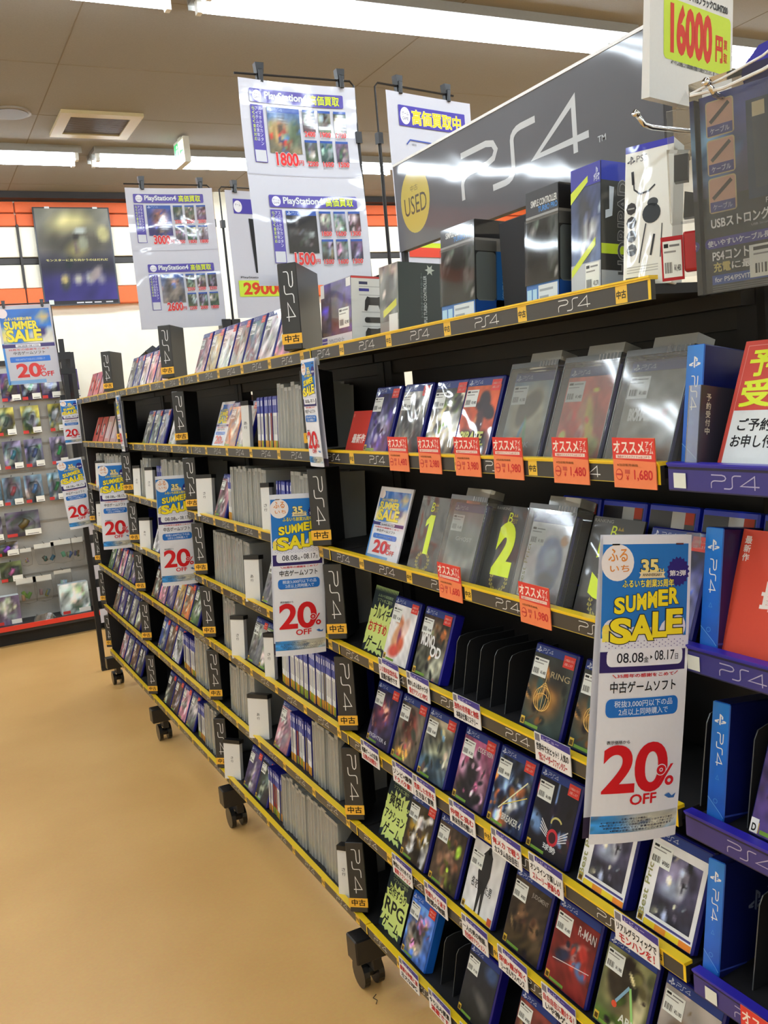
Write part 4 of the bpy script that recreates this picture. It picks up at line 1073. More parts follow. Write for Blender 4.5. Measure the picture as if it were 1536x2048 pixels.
win_box('white sided controller box printed with gamepad outlines on top shelf', 2.235, .19, .166, .12, f1, s1, (40, 40, 44), us=.95)
def f2(p):
    p.rect(-.05, .05, 0, .158, (120, 128, 126), 0).art(-.049, .049, .03, .157, 8, 10, paint((120, 126, 124), (90, 94, 92), [(.5, .6, .3, .3, 0, (70, 72, 72), .4), (.5, .9, .4, .08, 0, (160, 150, 140), .3)], 16, 41), 1)
    p.poly([(-.03, .04), (.04, .062), (.04, .078), (-.03, .056)], (206, 206, 60), 2).rect(.0, .046, .004, .045, (220, 222, 222), 3)
def s2(p):
    p.rect(0, .13, 0, .158, (40, 56, 58), 0)
    p.text('SIMPLE TURBO CONTROLLER', .010, .128, .066, .074, (196, 206, 206), 2, .04, rot=math.pi / 2)
    p.text('シンプルターボコントローラー', .010, .11, .082, .087, (120, 140, 140), 2, .02, rot=math.pi / 2)
    p.star(.082, .142, .006, .013, 6, (196, 206, 196), 2)
win_box('dark green sided controller box with vertical lettering on top shelf', 1.935, .094, .158, .13, f2, s2, (40, 56, 58), us=.94)
def make_simple(label, y, h_=.19, w_=.13, d_=.092):
    def f3(p):
        p.rect(-.075, .075, 0, h_, (60, 62, 62), 0).art(-.074, .074, .04, .15, 14, 10, paint((96, 100, 100), (50, 52, 54), [(.85, .5, .2, .4, 0, (150, 158, 158), .15), (.35, .5, .3, .45, 0, (40, 38, 38), .3), (.2, .75, .1, .16, -20, (220, 220, 220), .4)], 10, 42), 1)
        p.rect(-.075, .075, .155, h_, (34, 32, 32), 2).rect(-.075, .075, .146, .155, (150, 148, 142), 2)
        p.text('SIMPLE CONTROLLER', -.05, .07, .170, .181, (210, 210, 206), 3, .06); p.text('TURBO PRO', -.015, .072, .159, .168, (60, 130, 200), 3, .06)
        p.rect(-.075, .075, 0, .036, (44, 110, 190), 2); p.rect(-.072, -.05, .006, .028, (170, 214, 240), 3); p.rect(-.045, -.025, .006, .028, (170, 214, 240), 3)
        p.rect(-.018, .07, .004, .033, (214, 224, 230), 3).rect(-.012, .05, .022, .026, (150, 160, 170), 4).rect(-.012, .03, .010, .014, (150, 160, 170), 4)
    def s3(p):
        p.rect(0, .09, 0, h_, (34, 32, 34), 0).rect(0, .09, .130, .155, (134, 132, 128), 1).rect(.0, .09, 0, .036, (34, 84, 170), 1)
        p.rrect(.002, .048, .034, .128, .008, (140, 150, 152), 2).rect(.048, .09, 0, .13, (28, 110, 190), 1)
        p.text('CONTROLLER', .042, .092, .060, .068, (150, 200, 236), 3, .03, rot=math.pi / 2); p.text('TURBO PRO', .054, .090, .056, .064, (150, 200, 236), 3, .03, rot=math.pi / 2)
    t = win_box(label, y, w_, h_, d_, f3, s3, (34, 32, 34), us=w_ / .152)
    o = MB().box(-w_ / 2 - .001, w_ / 2 + .001, -.003, .05, .036, .15, (200, 200, 200)).build('window', WRAP, t)
    return t
make_simple('black and blue controller box with clear window beside the dark green box', 1.632)
bevel(tag(MB().box(1.05, 1.15, 1.40, 1.515, LV[0] - .0118, LV[0] + .165, (24, 25, 30)).build('console_box', BOARD), 'plain black box standing between the two windowed controller boxes', 'box'), .002, 1)
make_simple('black and blue controller box with clear window beside the lime striped box', 1.350, .198, .094, .092)
def f5(p):
    p.rect(-.06, .06, 0, .205, (60, 70, 96), 0).art(-.059, .059, .05, .17, 10, 10, paint((60, 70, 110), (90, 110, 150), [(.6, .5, .3, .4, 20, (60, 60, 66), .3), (.7, .4, .2, .2, 0, (220, 226, 232), .5)], 12, 44), 1)
    p.rect(-.06, .06, .172, .205, (52, 50, 160), 2).poly([(-.06, .150), (.01, .178), (.01, .188), (-.06, .168)], (206, 224, 50), 3)
    emblem(p, .045, .188, .018, (190, 196, 226), 3); p.text('PS4', .035, .056, .175, .181, (200, 206, 230), 3)
    p.rect(-.06, .06, 0, .05, (186, 192, 200), 2).poly([(-.058, .03), (.04, .075), (.04, .088), (-.058, .043)], (206, 224, 50), 3); price_sticker(p, .0, .004, .055, .044, 4, '¥3,278')
def s5(p):
    p.rect(0, .10, 0, .205, (58, 60, 58), 0).rect(0, .10, .175, .205, (40, 56, 170), 1).rect(0, .1, .06, .076, (196, 224, 40), 2).rect(0, .1, 0, .034, (176, 182, 190), 1).rect(0, .1, .034, .06, (40, 40, 40), 1)
    p.text('HORIPAD', -.03, .118, .092, .112, (70, 72, 74), 3, .03, rot=math.pi / 2, out=(170, 172, 172), outw=.07)
    p.text('FPS+', .052, .092, .145, .155, (150, 152, 152), 3, .03, rot=math.pi / 2)
    p.poly([(.008, .115), (.022, .12), (.026, .165), (.016, .166), (.016, .13), (.008, .128)], (206, 220, 236), 4)
win_box('blue topped controller box with lime stripe beside the white headset box', 1.232, .075, .205, .105, f5, s5, (58, 60, 60), us=.62)
# white headset box leaning at the near end of the top shelf
t = thing('headset_box', 'narrow white headset box with black earphone drawing at shelf end', 'box', (1.006, 1.078, LV[0] - .0118), (math.radians(-10), 0, math.radians(-66)))
t.scale = (.84, 1, 1)
o = MB().box(-.045, .045, 0, .04, 0, .215, (236, 236, 228)).build('carton', BOARD, t); bevel(o, .0015, 1)
p = Print().rect(-.045, .045, 0, .215, (238, 238, 230), 0).rect(-.045, .045, .205, .215, (50, 50, 170), 1)
emblem(p, -.034, .194, .012, (90, 90, 96), 1); p.text('PS5', -.024, -.004, .189, .199, (120, 120, 124), 1)
p.stroke([(-.030, .168), (-.027, .148), (-.016, .140), (0, .142), (.012, .15)], .0026, (50, 50, 54), 2); p.stroke([(-.031, .176), (-.029, .156)], .005, (50, 50, 54), 2)
for k in range(4):
    p.ell(-.032 + .0008 * k, .12 - .021 * k, .0095, .0095, (52, 48, 48), 2, 8); p.rect(-.038, -.026, .119 - .021 * k, .121 - .021 * k, (170, 170, 166), 3)
p.ell(.006, .108, .017, .015, (44, 50, 54), 2).ell(.008, .124, .010, .007, (60, 64, 68), 2)
p.stroke([(-.004, .094), (-.013, .05), (-.015, .036)], .0024, (60, 60, 64), 2); p.stroke([(.012, .076), (.006, .045)], .004, (44, 44, 48), 2); p.stroke([(.026, .09), (.024, .04)], .0018, (60, 60, 64), 2)
p.rect(-.04, -.016, .006, .0155, (30, 30, 30), 2).text('BLACK', -.037, -.019, .0085, .0125, WHITE, 3, .05)
for k in range(3): p.rect(-.038, .02, .022 + .004 * k, .0235 + .004 * k, (190, 190, 184), 1)
p.build('front_print', FILM, t, y=-.0003)

# ---- the long sign above the top shelf ---------------------------------------
t = thing('header_sign', 'long dark grey sign with large white console lettering and yellow oval', 'sign', (1.19, 1.69, 2.154), (0, 0, RZ))
SW, SH = .95, .212
MB().box(-SW / 2, SW / 2, 0, .02, 0, SH, (84, 82, 86)).build('board', MATTE, t)
MB().box(-SW / 2, SW / 2, -.002, .022, SH, SH + .006, (240, 240, 238)).build('top_edge', PLASTIC, t)
p = Print().rect(-SW / 2, SW / 2, 0, SH, (82, 80, 84), 0)
logo4(p, -.154, .061, .096, (206, 208, 210), 1, .12, sx=1.72)
p.text('TM', .309, .331, .062, .073, (200, 202, 204), 1, .02)
p.ell(-.376, .110, .072, .078, (206, 186, 70), 1, 32)
p.text('USED', -.430, -.320, .078, .122, (70, 62, 30), 2, .0); p.text('中古', -.395, -.358, .132, .147, (120, 108, 50), 2, .0)
p.build('print', SIGNFILM, t, y=-.0005)
for x in (-.47, .47):
    MB().box(x - .008, x + .008, .004, .016, -.235, 0, (40, 40, 42)).build('post', MATTE, t)

# ---- paper price lists in clear sleeves on wire stands -----------------------
def buyback(price, seed, W=.32, H=.235):
    """One landscape buy-back list, about 0.31 x 0.235."""
    rng = random.Random(seed); p = []
    return rng
def list_into(p, x0, x1, y0, y1, price, seed, small):
    rng = random.Random(seed); W, H = x1 - x0, y1 - y0
    X = lambda a: x0 + W * a; Y = lambda b: y0 + H * (1 - b)
    V = (84, 74, 168)
    p.rrect(X(.05), X(.92), Y(.21), Y(.05), H * .02, V, 1)
    p.ell(X(.12), Y(.13), H * .065, H * .065, (236, 236, 244), 2); p.text('ゲーム', X(.085), X(.155), Y(.13), Y(.10), (110, 106, 150), 3); p.text('GAME', X(.09), X(.15), Y(.165), Y(.14), (110, 106, 150), 3)
    p.text('PlayStation4', X(.19), X(.58), Y(.185), Y(.075), (226, 230, 236), 2, .06, out=(120, 130, 140), outw=.04)
    p.text('高価買取', X(.61), X(.88), Y(.185), Y(.07), (216, 232, 50), 2, .04, out=(90, 90, 60), outw=.05)
    p.rect(X(.05), X(.165), Y(.74), Y(.24), V, 1)
    for k, s in enumerate(('らくらく査定対応', 'アイテムの買取は', 'スマホからカンタン')):
        xx = .075 + .03 * k
        for i, ch in enumerate(s):
            p.text(ch, X(xx - .012), X(xx + .012), Y(.305 + .052 * i), Y(.263 + .052 * i), LIME if k == 0 else (220, 220, 240), 2, .02)
    p.rect(X(.05), X(.165), Y(.93), Y(.74), V, 1).rect(X(.057), X(.158), Y(.922), Y(.78), (210, 212, 220), 2)
    def cv(a0, a1, b0, b1, sd, n):
        g0, g1 = rng.randint(50, 150), rng.randint(40, 110); c0 = [g0 + rng.randint(-25, 25) for _ in range(3)]; c1 = [g1 + rng.randint(-25, 25) for _ in range(3)]
        bl = [(rng.uniform(.2, .8), rng.uniform(.2, .8), rng.uniform(.1, .3), rng.uniform(.1, .3), rng.uniform(-40, 40), [q + rng.randint(-30, 30) for _ in range(3)], .4) for q in (60, 100, 150, 190)]
        if isinstance(sd, tuple): c0, c1, bl = sd
        p.art(X(a0), X(a1), Y(b1), Y(b0), n, int(n * 1.25), paint(c0, c1, bl, 14, rng.randint(0, 99)), 1)
        p.rect(X(a0), X(a1), Y(b0 + (b1 - b0) * .11), Y(b0), (44, 84, 170), 2)
    cv(.20, .50, .25, .80, seed_big[seed], 12)
    if True:
        emblem(p, X(.23), Y(.28), H * .045, (200, 214, 240), 3); logo4(p, X(.255), Y(.295), H * .03, (150, 180, 230), 3, .1)
    p.text(str(price), X(.25), X(.45), Y(.95), Y(.80), (220, 40, 44), 4, .08, out=(250, 236, 236), outw=.05); p.text('円', X(.455), X(.50), Y(.94), Y(.88), (220, 60, 60), 4, .04)
    for r in range(2):
        for c in range(3):
            a = .53 + .145 * c; b = (.25, .62)[r]
            cv(a, a + .115, b, b + .27, None, 6)
            p.text(str(small[r * 3 + c]), X(a + .01), X(a + .105), Y(b + .325), Y(b + .265), (220, 46, 48), 4, .07, out=(250, 236, 236), outw=.04)
            p.rect(X(a + .01), X(a + .1), Y(b + .345), Y(b + .338), (160, 160, 166), 2)
seed_big = {1: ((70, 110, 170), (120, 110, 80), [(.4, .5, .35, .3, 0, (176, 150, 100), .4), (.45, .4, .12, .3, 10, (176, 60, 50), .4), (.8, .5, .2, .3, 0, (90, 110, 80), .4)]),
            2: ((30, 30, 36), (26, 26, 30), [(.45, .5, .24, .05, 0, (84, 86, 88), .5), (.6, .3, .16, .1, 20, (90, 90, 92), .5)]),
            3: ((70, 90, 170), (60, 50, 110), [(.5, .55, .3, .3, 20, (150, 90, 80), .4), (.55, .6, .12, .14, 0, (206, 170, 160), .4), (.6, .2, .3, .12, 0, (60, 50, 70), .4)]),
            4: ((90, 110, 160), (110, 100, 96), [(.5, .4, .36, .4, 0, (120, 112, 106), .3), (.6, .7, .16, .12, 0, (196, 160, 150), .4)])}

def clip(parent, x, z, y=0):
    c = MB()
    c.prism([(-.010, .0), (.010, .0), (.013, .030), (-.013, .030)], -.012, .010, (26, 26, 28)); c.prism([(-.009, -.020), (.009, -.020), (.010, .0), (-.010, .0)], -.008, .006, (26, 26, 28))
    c.box(-.007, .007, -.016, -.010, -.026, .012, (34, 34, 36))
    o = c.build('clip', PLASTIC, parent); o.location = (x, y, z); bevel(o, .002, 1)
    return o

def list_stand(label, x, y, z0, z1, sx, wlen, rz=0, clips=(.12, .8)):
    """Wire pole with a knuckle and a horizontal arm that clips hold the sleeve to."""
    t = thing('sign_stand', label, 'stand', (x, y, z0), (0, 0, rz))
    h = z1 - z0
    MB().tube([(0, 0, 1.917 - z0), (0, 0, h * .72)], .0055, (30, 28, 28), 8).build('pole', MATTE, t)
    MB().tube([(0, 0, h * .70), (0, 0, h - .012), (sx * .012, 0, h), (sx * wlen, 0, h)], .0032, (34, 31, 30), 6).build('wire_arm', MATTE, t)
    MB().box(-.009, .009, -.009, .009, h * .70, h * .755, (26, 26, 28)).build('knuckle', PLASTIC, t)
    MB().box(-.02, .02, -.03, .03, -.04, .012, (24, 24, 26)).build('base_clamp', PLASTIC, t)
    for a in clips: clip(t, sx * wlen * a, h)
    return t

def sleeve_sheet(label, x, y, z, W, H, fn, rz=0.0, curl=.012, tilt=0.0, mat=SLEEVE, name='price_list'):
    t = thing(name, label, 'sign', (x, y, z), (math.radians(tilt), 0, rz))
    p = Print(); fn(p)
    mp = lambda u, v, l: (u, -l - .002 - curl * math.sin(math.pi * min(1, max(0, (v + H) / H)) * 2.0) * .5 - curl * (u / W * 2) ** 2, v)
    m = MB(); nx, ny = 8, 16
    for j in range(ny):
        for i in range(nx):
            u0, u1 = -W / 2 + W * i / nx, -W / 2 + W * (i + 1) / nx; v0, v1 = -H + H * j / ny, -H + H * (j + 1) / ny
            m.poly([mp(u0, v0, -.0025), mp(u1, v0, -.0025), mp(u1, v1, -.0025), mp(u0, v1, -.0025)], (206, 207, 218))
    m.build('sleeve', mat, t)
    p.into(MB(), mp, curved=.02).build('print', mat, t)
    return t
def two_lists(pa, sa, ma, pb, sb, mb_, k=1.0):
    def fn(p):
        list_into(p, -.155 * k, .155 * k, -.218 * k, -.012 * k, pa, sa, ma); list_into(p, -.13 * k, .165 * k, -.472 * k, -.275 * k, pb, sb, mb_)
        p.rect(-.165 * k, .165 * k, -.2335 * k, -.232 * k, (190, 190, 204), 1)
    return fn
YS = 2.60
list_stand('black wire stand holding the large pair of buyback sheets at the near bay end', 1.318, YS, 2.13, 2.725, -1, .372)
sleeve_sheet('pair of sleeved buyback price sheets clipped beside the long grey sign', 1.131, YS - .006, 2.705, .372, .572, two_lists(1800, 1, (2400, 1900, 1700, 2200, 1600, 1500), 1500, 2, (1800, 1600, 1300, 1500, 1600, 1500), 1.11), rz=math.radians(3))
list_stand('black wire stand behind the long sign, holding the white buyback notice', 1.400, YS + .02, 2.13, 2.735, 1, .33, rz=math.radians(12), clips=(.28, .9))
def notice(p):
    p.rrect(-.135, .15, -.10, -.038, .003, (78, 68, 170), 1); p.ell(-.108, -.069, .021, .026, (238, 238, 244), 2)
    p.text('ゲーム', -.122, -.094, -.068, -.056, (100, 96, 130), 3); p.text('GAME', -.120, -.096, -.082, -.072, (100, 96, 130), 3)
    p.text('高価買取中', -.08, .13, -.092, -.048, (246, 216, 40), 3, .06, out=(240, 236, 220), outw=.05)
    p.stroke([(-.11, -.155), (-.095, -.14), (-.02, -.142), (.12, -.15)], .004, (70, 90, 176), 2); p.text('対象商品', -.09, -.07, -.157, -.15, (80, 80, 90), 2)
    p.rect(-.14, .14, -.50, -.47, (230, 80, 60), 1).rect(-.14, .14, -.47, -.455, LIME, 1)
sleeve_sheet('white notice with yellow kanji on violet, partly behind the long sign', 1.61, YS + .056, 2.715, .36, .56, notice, rz=math.radians(12), curl=.003, mat=PAPER, name='buyback_notice')
YS = 4.05
list_stand('black wire stand holding buyback sheets above the second bay', 1.308, YS, 2.17, 2.76, -1, .372)
sleeve_sheet('pair of sleeved buyback price sheets clipped next to the dark wall poster', 1.123, YS - .006, 2.743, .372, .588, two_lists(3000, 3, (2500, 2500, 2000, 2000, 1800, 1800), 2600, 4, (2500, 2500, 2300, 2200, 2000, 1800), 1.11), rz=math.radians(-3))
list_stand('black wire stand holding the 29000 sheet over the second bay', 1.356, YS + .02, 2.17, 2.76, 1, .33, rz=math.radians(8), clips=(.22, .8))
def p29(p):
    p.rrect(-.13, .14, -.10, -.036, .003, (78, 68, 170), 1); p.ell(-.108, -.069, .021, .026, (238, 238, 244), 2); p.text('ゲーム', -.122, -.094, -.068, -.056, (100, 96, 130), 3)
    p.poly([(-.06, -.12), (.06, -.13), (.07, -.36), (-.05, -.36)], (30, 30, 32), 2)
    p.text('PlayStation4 本体 1TB', -.13, .1, -.386, -.374, (60, 60, 66), 2, .02)
    p.rrect(-.145, .14, -.466, -.394, .004, (206, 232, 70), 2); p.text('29000', -.12, .09, -.455, -.405, (220, 70, 40), 3, .08)
sleeve_sheet('grey white console price sheet reading 29000 on lime', 1.545, YS + .05, 2.748, .33, .56, p29, rz=math.radians(8), curl=.003, mat=PAPER, name='price_sheet')
# folded price card above the blue bay
t = thing('hanging_price_sign', 'white folded card sign reading 16000 in red on lime', 'sign', (1.150, 1.115, 2.196), (math.radians(4), 0, math.radians(14)))
pr = [(-.002, 0), (.012, 0), (.004, .36), (.0, .36)]
m = MB(); a = [(-.118, q[0], q[1]) for q in pr]; b_ = [(.118, q[0], q[1]) for q in pr]
m.poly(a, (226, 226, 224)); m.poly(b_[::-1], (226, 226, 224))
for i in range(4):
    j = (i + 1) % 4; m.poly([a[j], a[i], b_[i], b_[j]], (228, 228, 226))
m.build('folded_card', PAPER, t)
p = Print().rrect(-.082, .111, .060, .146, .008, (206, 230, 70), 1)
p.text('16000', -.062, .052, .074, .136, (214, 62, 44), 2, .11); p.text('円', .066, .086, .078, .114, (214, 62, 44), 2, .1); p.text('買', .090, .1005, .098, .112, (214, 62, 44), 2, .05); p.text('取', .090, .1005, .078, .092, (214, 62, 44), 2, .05)
p.text('本体PS4Pro 1TBブラックCUH7200', -.060, .100, .151, .164, (44, 44, 46), 2, .06)
p.text('※アイテムの状態により買取価格が変動する場合がございます。詳しくは店頭スタッフまで', -.062, .108, .054, .060, (60, 60, 60), 2, .04)
p.build('print', PAPER, t, mp=lambda u, v, l: (u, -.0022 - l + v * .002 / .36, v))
MB().tube([(0, .002, .36), (0, .002, 1.16)], .0012, (200, 200, 200), 5).build('hanging_wire', MATTE, t)

# ---- hooks and hanging packs at the right edge -------------------------------
def hook(label, x, y, z):
    t = thing('display_hook', label, 'hook', (x, y, z), (0, 0, RZ))
    MB().tube([(0, -.016, .016), (0, -.004, .003), (0, .01, 0), (0, .19, -.006)], .0036, (214, 214, 214), 10).build('prong', CHROME, t, True)
    MB().tube([(0, -.021, .0185), (0, -.014, .0155)], .0048, (220, 220, 220), 10).build('tip', CHROME, t, True)
    return t
hook('chrome display hook carrying the narrow red accessory pack', .975, 1.030, 2.135)
hook('chrome display hook carrying the wide cable pack', .955, .882, 2.128)
MB_ = MB().box(-.3, .3, 0, .012, -.02, .02, (30, 30, 32)).build('hook_bar', MATTE); MB_.location = (1.155, .78, 2.14); MB_.rotation_euler = (0, 0, RZ); tag(MB_, 'black bar behind the chrome hooks on the blue bay', 'bar')
# wide cable pack
t = thing('cable_pack', 'wide clear cable pack with black card and yellow white lettering', 'pack', (.975, .842, 1.890), (0, 0, math.radians(-76)))
W, H = .20, .25
o = MB().box(-.075, .135, 0, .012, 0, .246, (28, 28, 30)).build('card', BOARD, t)
p = Print().rect(-.075, .135, 0, .246, (30, 30, 30), 0)
p.art(-.074, .134, .12, .246, 14, 10, paint((60, 70, 150), (50, 40, 60), [(.05, .5, .12, .3, 0, (130, 180, 226), .5), (.9, .6, .2, .5, 0, (30, 90, 160), .4)], 10, 50), 1)
for k in range(3):
    z = .198 - .047 * k
    p.rrect(-.066, -.028, z - .004, z + .040, .004, (206, 186, 140), 2).rrect(-.0645, -.0295, z - .0025, z + .0385, .004, (206, 160, 136), 3); p.rect(-.064, -.030, z - .0025, z + .010, (60, 54, 130), 4)
    p.stroke([(-.06, z + .014), (-.034, z + .034)], .005, (60, 46, 40), 4); p.text('ケーブル', -.06, -.034, z, z + .007, (220, 220, 240), 5, .02)
p.rect(-.012, .075, .108, .226, (26, 40, 66), 2); p.stroke([(.005, .222), (.008, .12)], .020, (44, 52, 66), 3); p.stroke([(.04, .222), (.038, .12)], .022, (56, 70, 96), 3); p.stroke([(.06, .22), (.062, .15)], .016, (36, 44, 60), 3)
p.rect(-.004, .012, .205, .222, (206, 190, 150), 4).rect(.032, .046, .205, .222, (206, 190, 150), 4)
p.text('PS4/Vita2000用', .010, .072, .099, .107, (226, 226, 226), 4, .02); p.text('USBストロングケーブル3M', -.064, .076, .081, .095, (236, 236, 236), 4, .05); p.text('USB Strong Cable 3M Black/ブラック', -.01, .072, .075, .079, (190, 190, 190), 4)
p.rrect(-.074, .03, .056, .069, .006, (66, 58, 150), 3).text('使いやすいケーブル長3m', -.07, .024, .0585, .0665, (230, 230, 244), 4, .03)
p.rect(.038, .048, .056, .072, (200, 200, 200), 3).rect(.0395, .0465, .058, .070, (30, 30, 30), 4).text('スマホ充電可能', .052, .082, .060, .069, (210, 210, 210), 4)
p.text('PS4コントローラやPSVITAの', -.064, .08, .040, .053, (240, 240, 240), 4, .04); p.text('充電', -.063, -.040, .026, .038, (206, 190, 110), 4, .06); p.text('に最適！', -.038, .01, .027, .037, (240, 240, 240), 4, .04)
p.rect(-.066, .06, .010, .022, (50, 80, 160), 3).text('for PS4/PSVITA', -.062, -.008, .013, .019, (226, 232, 244), 4, .02)
for k in range(3): p.rect(-.066, .1, .0015 + .0026 * k, .0025 + .0026 * k, (110, 110, 110), 3)
price_sticker(p, -.014, .012, .092, .040, 6, '¥982')
p.build('print', FILM, t, y=-.0005)
o = MB().box(-.078, .138, -.018, .014, -.002, .262, (200, 200, 200)).build('clear_box', WRAP, t)
MB().tube([(-.076, -.018, .248), (-.03, -.019, .244), (.02, -.019, .25), (.07, -.018, .262)], .0022, (236, 236, 236), 6).build('bent_edge', PLASTIC, t)
MB().tube([(-.076, -.018, .250), (-.03, -.019, .256), (.02, -.018, .266), (.06, -.017, .284)], .0016, (236, 236, 236), 6).build('bent_edge', PLASTIC, t)
m = MB().prism([(-.02, .246), (.13, .246), (.13, .31), (.0, .29), (-.025, .268)], .014, .016, (60, 56, 160)).build('header_card', BOARD, t)
# narrow red pack, on the other hook
t = thing('red_pack', 'narrow clear pack with red box and small white price tag', 'pack', (.978, .962, 1.905), (0, 0, math.radians(-50)))
t.scale = (.80, .9, 1)
MB().box(-.028, .030, .0, .002, .015, .235, (150, 150, 156)).build('backing_card', WRAP, t)
m = MB().prism([(-.027, .085), (.022, .085), (.027, .105), (.010, .140), (.010, .175), (-.027, .180)], -.030, -.002, (90, 92, 96)); m.build('moulded_shell', WRAP, t)
bevel(MB().prism([(-.018, .138), (.004, .138), (.006, .172), (-.016, .172)], -.026, -.004, (20, 20, 22)).build('adapter', PLASTIC, t), .002, 1)
bevel(MB().prism([(-.006, .090), (.020, .090), (.023, .118), (-.002, .124)], -.026, -.004, (24, 18, 20)).build('adapter', PLASTIC, t), .002, 1)
bevel(MB().box(-.008, .030, -.028, -.004, .020, .072, (190, 34, 38)).build('red_box', PLASTIC, t), .003, 2)
MB().box(-.044, -.008, -.029, -.026, .010, .068, (176, 34, 40)).build('side_card', BOARD, t)
p = Print(); price_sticker(p, -.041, .014, .030, .048, 1, '¥1,480'); p.build('price_tag', PAPER, t, y=-.0293)
MB().prism([(-.012, .2), (.012, .2), (.016, .236), (.004, .258), (-.012, .236)], .001, .002, (220, 220, 220)).build('hang_tab', WRAP, t)

# ------------------------------------------------------------------ second to farthest bays: rows of cases
SPINE_COLS = [(232, 232, 234), (226, 228, 232), (206, 208, 214), (150, 60, 50), (214, 214, 206), (230, 230, 236), (196, 206, 216), (120, 110, 100), (236, 234, 228)]
def spine_mesh(k):
    c = SPINE_COLS[k]
    p = Print()
    p.rect(-.0068, .0068, .002, .168, c, 1); p.rect(-.0068, .0068, .118, .168, (74, 82, 160) if k % 2 else (92, 100, 176), 2)
    p.rect(-.003, .003, .142, .160, (220, 224, 240), 3); p.rect(-.0018, .0018, .05, .108, (120, 120, 126), 3)
    p.rect(-.0068, .0068, .002, .030, (214, 150, 50) if k % 3 else (150, 160, 50), 3)
    return p.into(MB(), lambda u, v, l: (u, -.0004 - l, v)).mesh('spine_print', [PAPER])
_spm = [spine_mesh(k) for k in range(len(SPINE_COLS))]
_shellm = MB().box(-.0073, .0073, 0, .13, 0, .171, (30, 34, 130)).mesh('shell', [PLASTIC])
def clear_meshes(k):
    inner = MB().box(-.0078, .0078, .012, .14, .006, .176, [(70, 78, 130), (120, 120, 118), (150, 148, 140), (96, 100, 112), (140, 110, 96)][k], front=[(130, 134, 160), (170, 170, 166), (196, 194, 186), (150, 152, 158), (176, 150, 136)][k])
    return inner.mesh('inner_case', [PLASTIC])
_inm = [clear_meshes(k) for k in range(5)]
_ob = MB().box(-.0122, .0122, 0, .165, 0, .203, (190, 190, 186))
_outm = _ob.mesh('clear_shell', [SMOKE])
_edge = MB()
for x in (-.0124, .0114): _edge.box(x, x + .001, -.0008, .002, 0, .203, (206, 204, 196))
_edge.box(-.0122, .0122, -.0006, .002, .192, .203, (150, 150, 146))
_edgem = _edge.mesh('shell_edges', [PLASTIC])

def link_obj(nm, me, parent):
    o = bpy.data.objects.new(nm, me); COL.objects.link(o); o.parent = parent; return o
rngS = random.Random(3)
def spine_run(lv, ya, yb, bay):
    y = ya; grp = 'spine out game cases, %s shelf of the %s' % (LN[lv], BN[bay])
    while y - .0152 > yb - .002:
        t = thing('game_case', 'slim spine out game case, %s from far end, %s shelf, %s' % (nth(('s', lv, bay)), LN[lv], BN[bay]), 'game case', (1.022 + rngS.uniform(0, .006), y - .0076, LV[lv] - .0118), (math.radians(-4), 0, RZ), grp)
        link_obj('shell', _shellm, t); link_obj('spine_print', _spm[rngS.choice([0, 1, 2, 4, 5, 6, 8, 0, 1, 5, 3, 7])], t)
        y -= .0154
def clear_run(lv, ya, yb, bay, pal=None):
    y = ya; grp = 'grey clear cases, %s shelf of the %s' % (LN[lv], BN[bay])
    while y - .025 > yb - .004:
        t = thing('clear_case', 'grey clear spine out case, %s from far end, %s shelf, %s' % (nth(('c', lv, bay)), LN[lv], BN[bay]), 'game case', (1.014 + rngS.uniform(0, .010), y - .0127, LV[lv] - .0118), (math.radians(-4), 0, RZ), grp)
        t.scale.z = rngS.choice((1, .97, 1.0, .95, 1.02)); link_obj('clear_shell', _outm, t); link_obj('inner_case', _inm[rngS.choice(pal or (0, 1, 2, 3, 2, 1, 4))], t); link_obj('shell_edges', _edgem, t)
        y -= .0255
def white_tag(lv, y, bay, where, w_=.046, rz=-52):
    t = thing('index_tab', 'white black-capped index tab, %s shelf, %s, %s' % (LN[lv], BN[bay], where), 'shelf divider', (.998, y, LV[lv] - .0118), (math.radians(-6), 0, math.radians(rz)))
    MB().box(-w_ / 2, w_ / 2, 0, .02, 0, .15, (226, 226, 224)).build('tab', PLASTIC, t)
    MB().box(-w_ / 2 - .001, w_ / 2 + .001, -.002, .03, .15, .165, (30, 30, 32)).build('cap', PLASTIC, t)
    p = Print().text('あ' if lv % 2 else 'さ', -.006, .006, .085, .096, (70, 70, 74), 1, .02).text('行', -.006, .006, .071, .081, (70, 70, 74), 1, .02); p.build('lettering', PAPER, t)
FC = {'pink': ((190, 150, 160), (150, 96, 110)), 'rose': ((206, 160, 176), (196, 130, 150)), 'brown': ((110, 84, 70), (90, 66, 52)), 'grey': ((130, 132, 134), (100, 102, 106)), 'green': ((110, 140, 96), (70, 96, 60)), 'teal': ((70, 110, 120), (60, 84, 90)),
      'white': ((220, 222, 228), (206, 206, 212)), 'blue': ((60, 80, 150), (50, 60, 110)), 'violet': ((96, 84, 130), (70, 60, 96)), 'dark': ((50, 50, 58), (40, 38, 44)), 'gold': ((190, 160, 96), (140, 110, 60)), 'red': ((170, 66, 56), (130, 44, 44)), 'orange': ((214, 140, 90), (190, 110, 66))}
CW = {'pink': 'dusty pink', 'rose': 'pale rose', 'brown': 'brown', 'grey': 'misty grey', 'green': 'leaf green', 'teal': 'dull teal', 'white': 'near white', 'blue': 'deep blue', 'violet': 'dim violet', 'dark': 'nearly black', 'gold': 'sandy gold', 'red': 'dark red', 'orange': 'soft orange'}
_fi = [100]
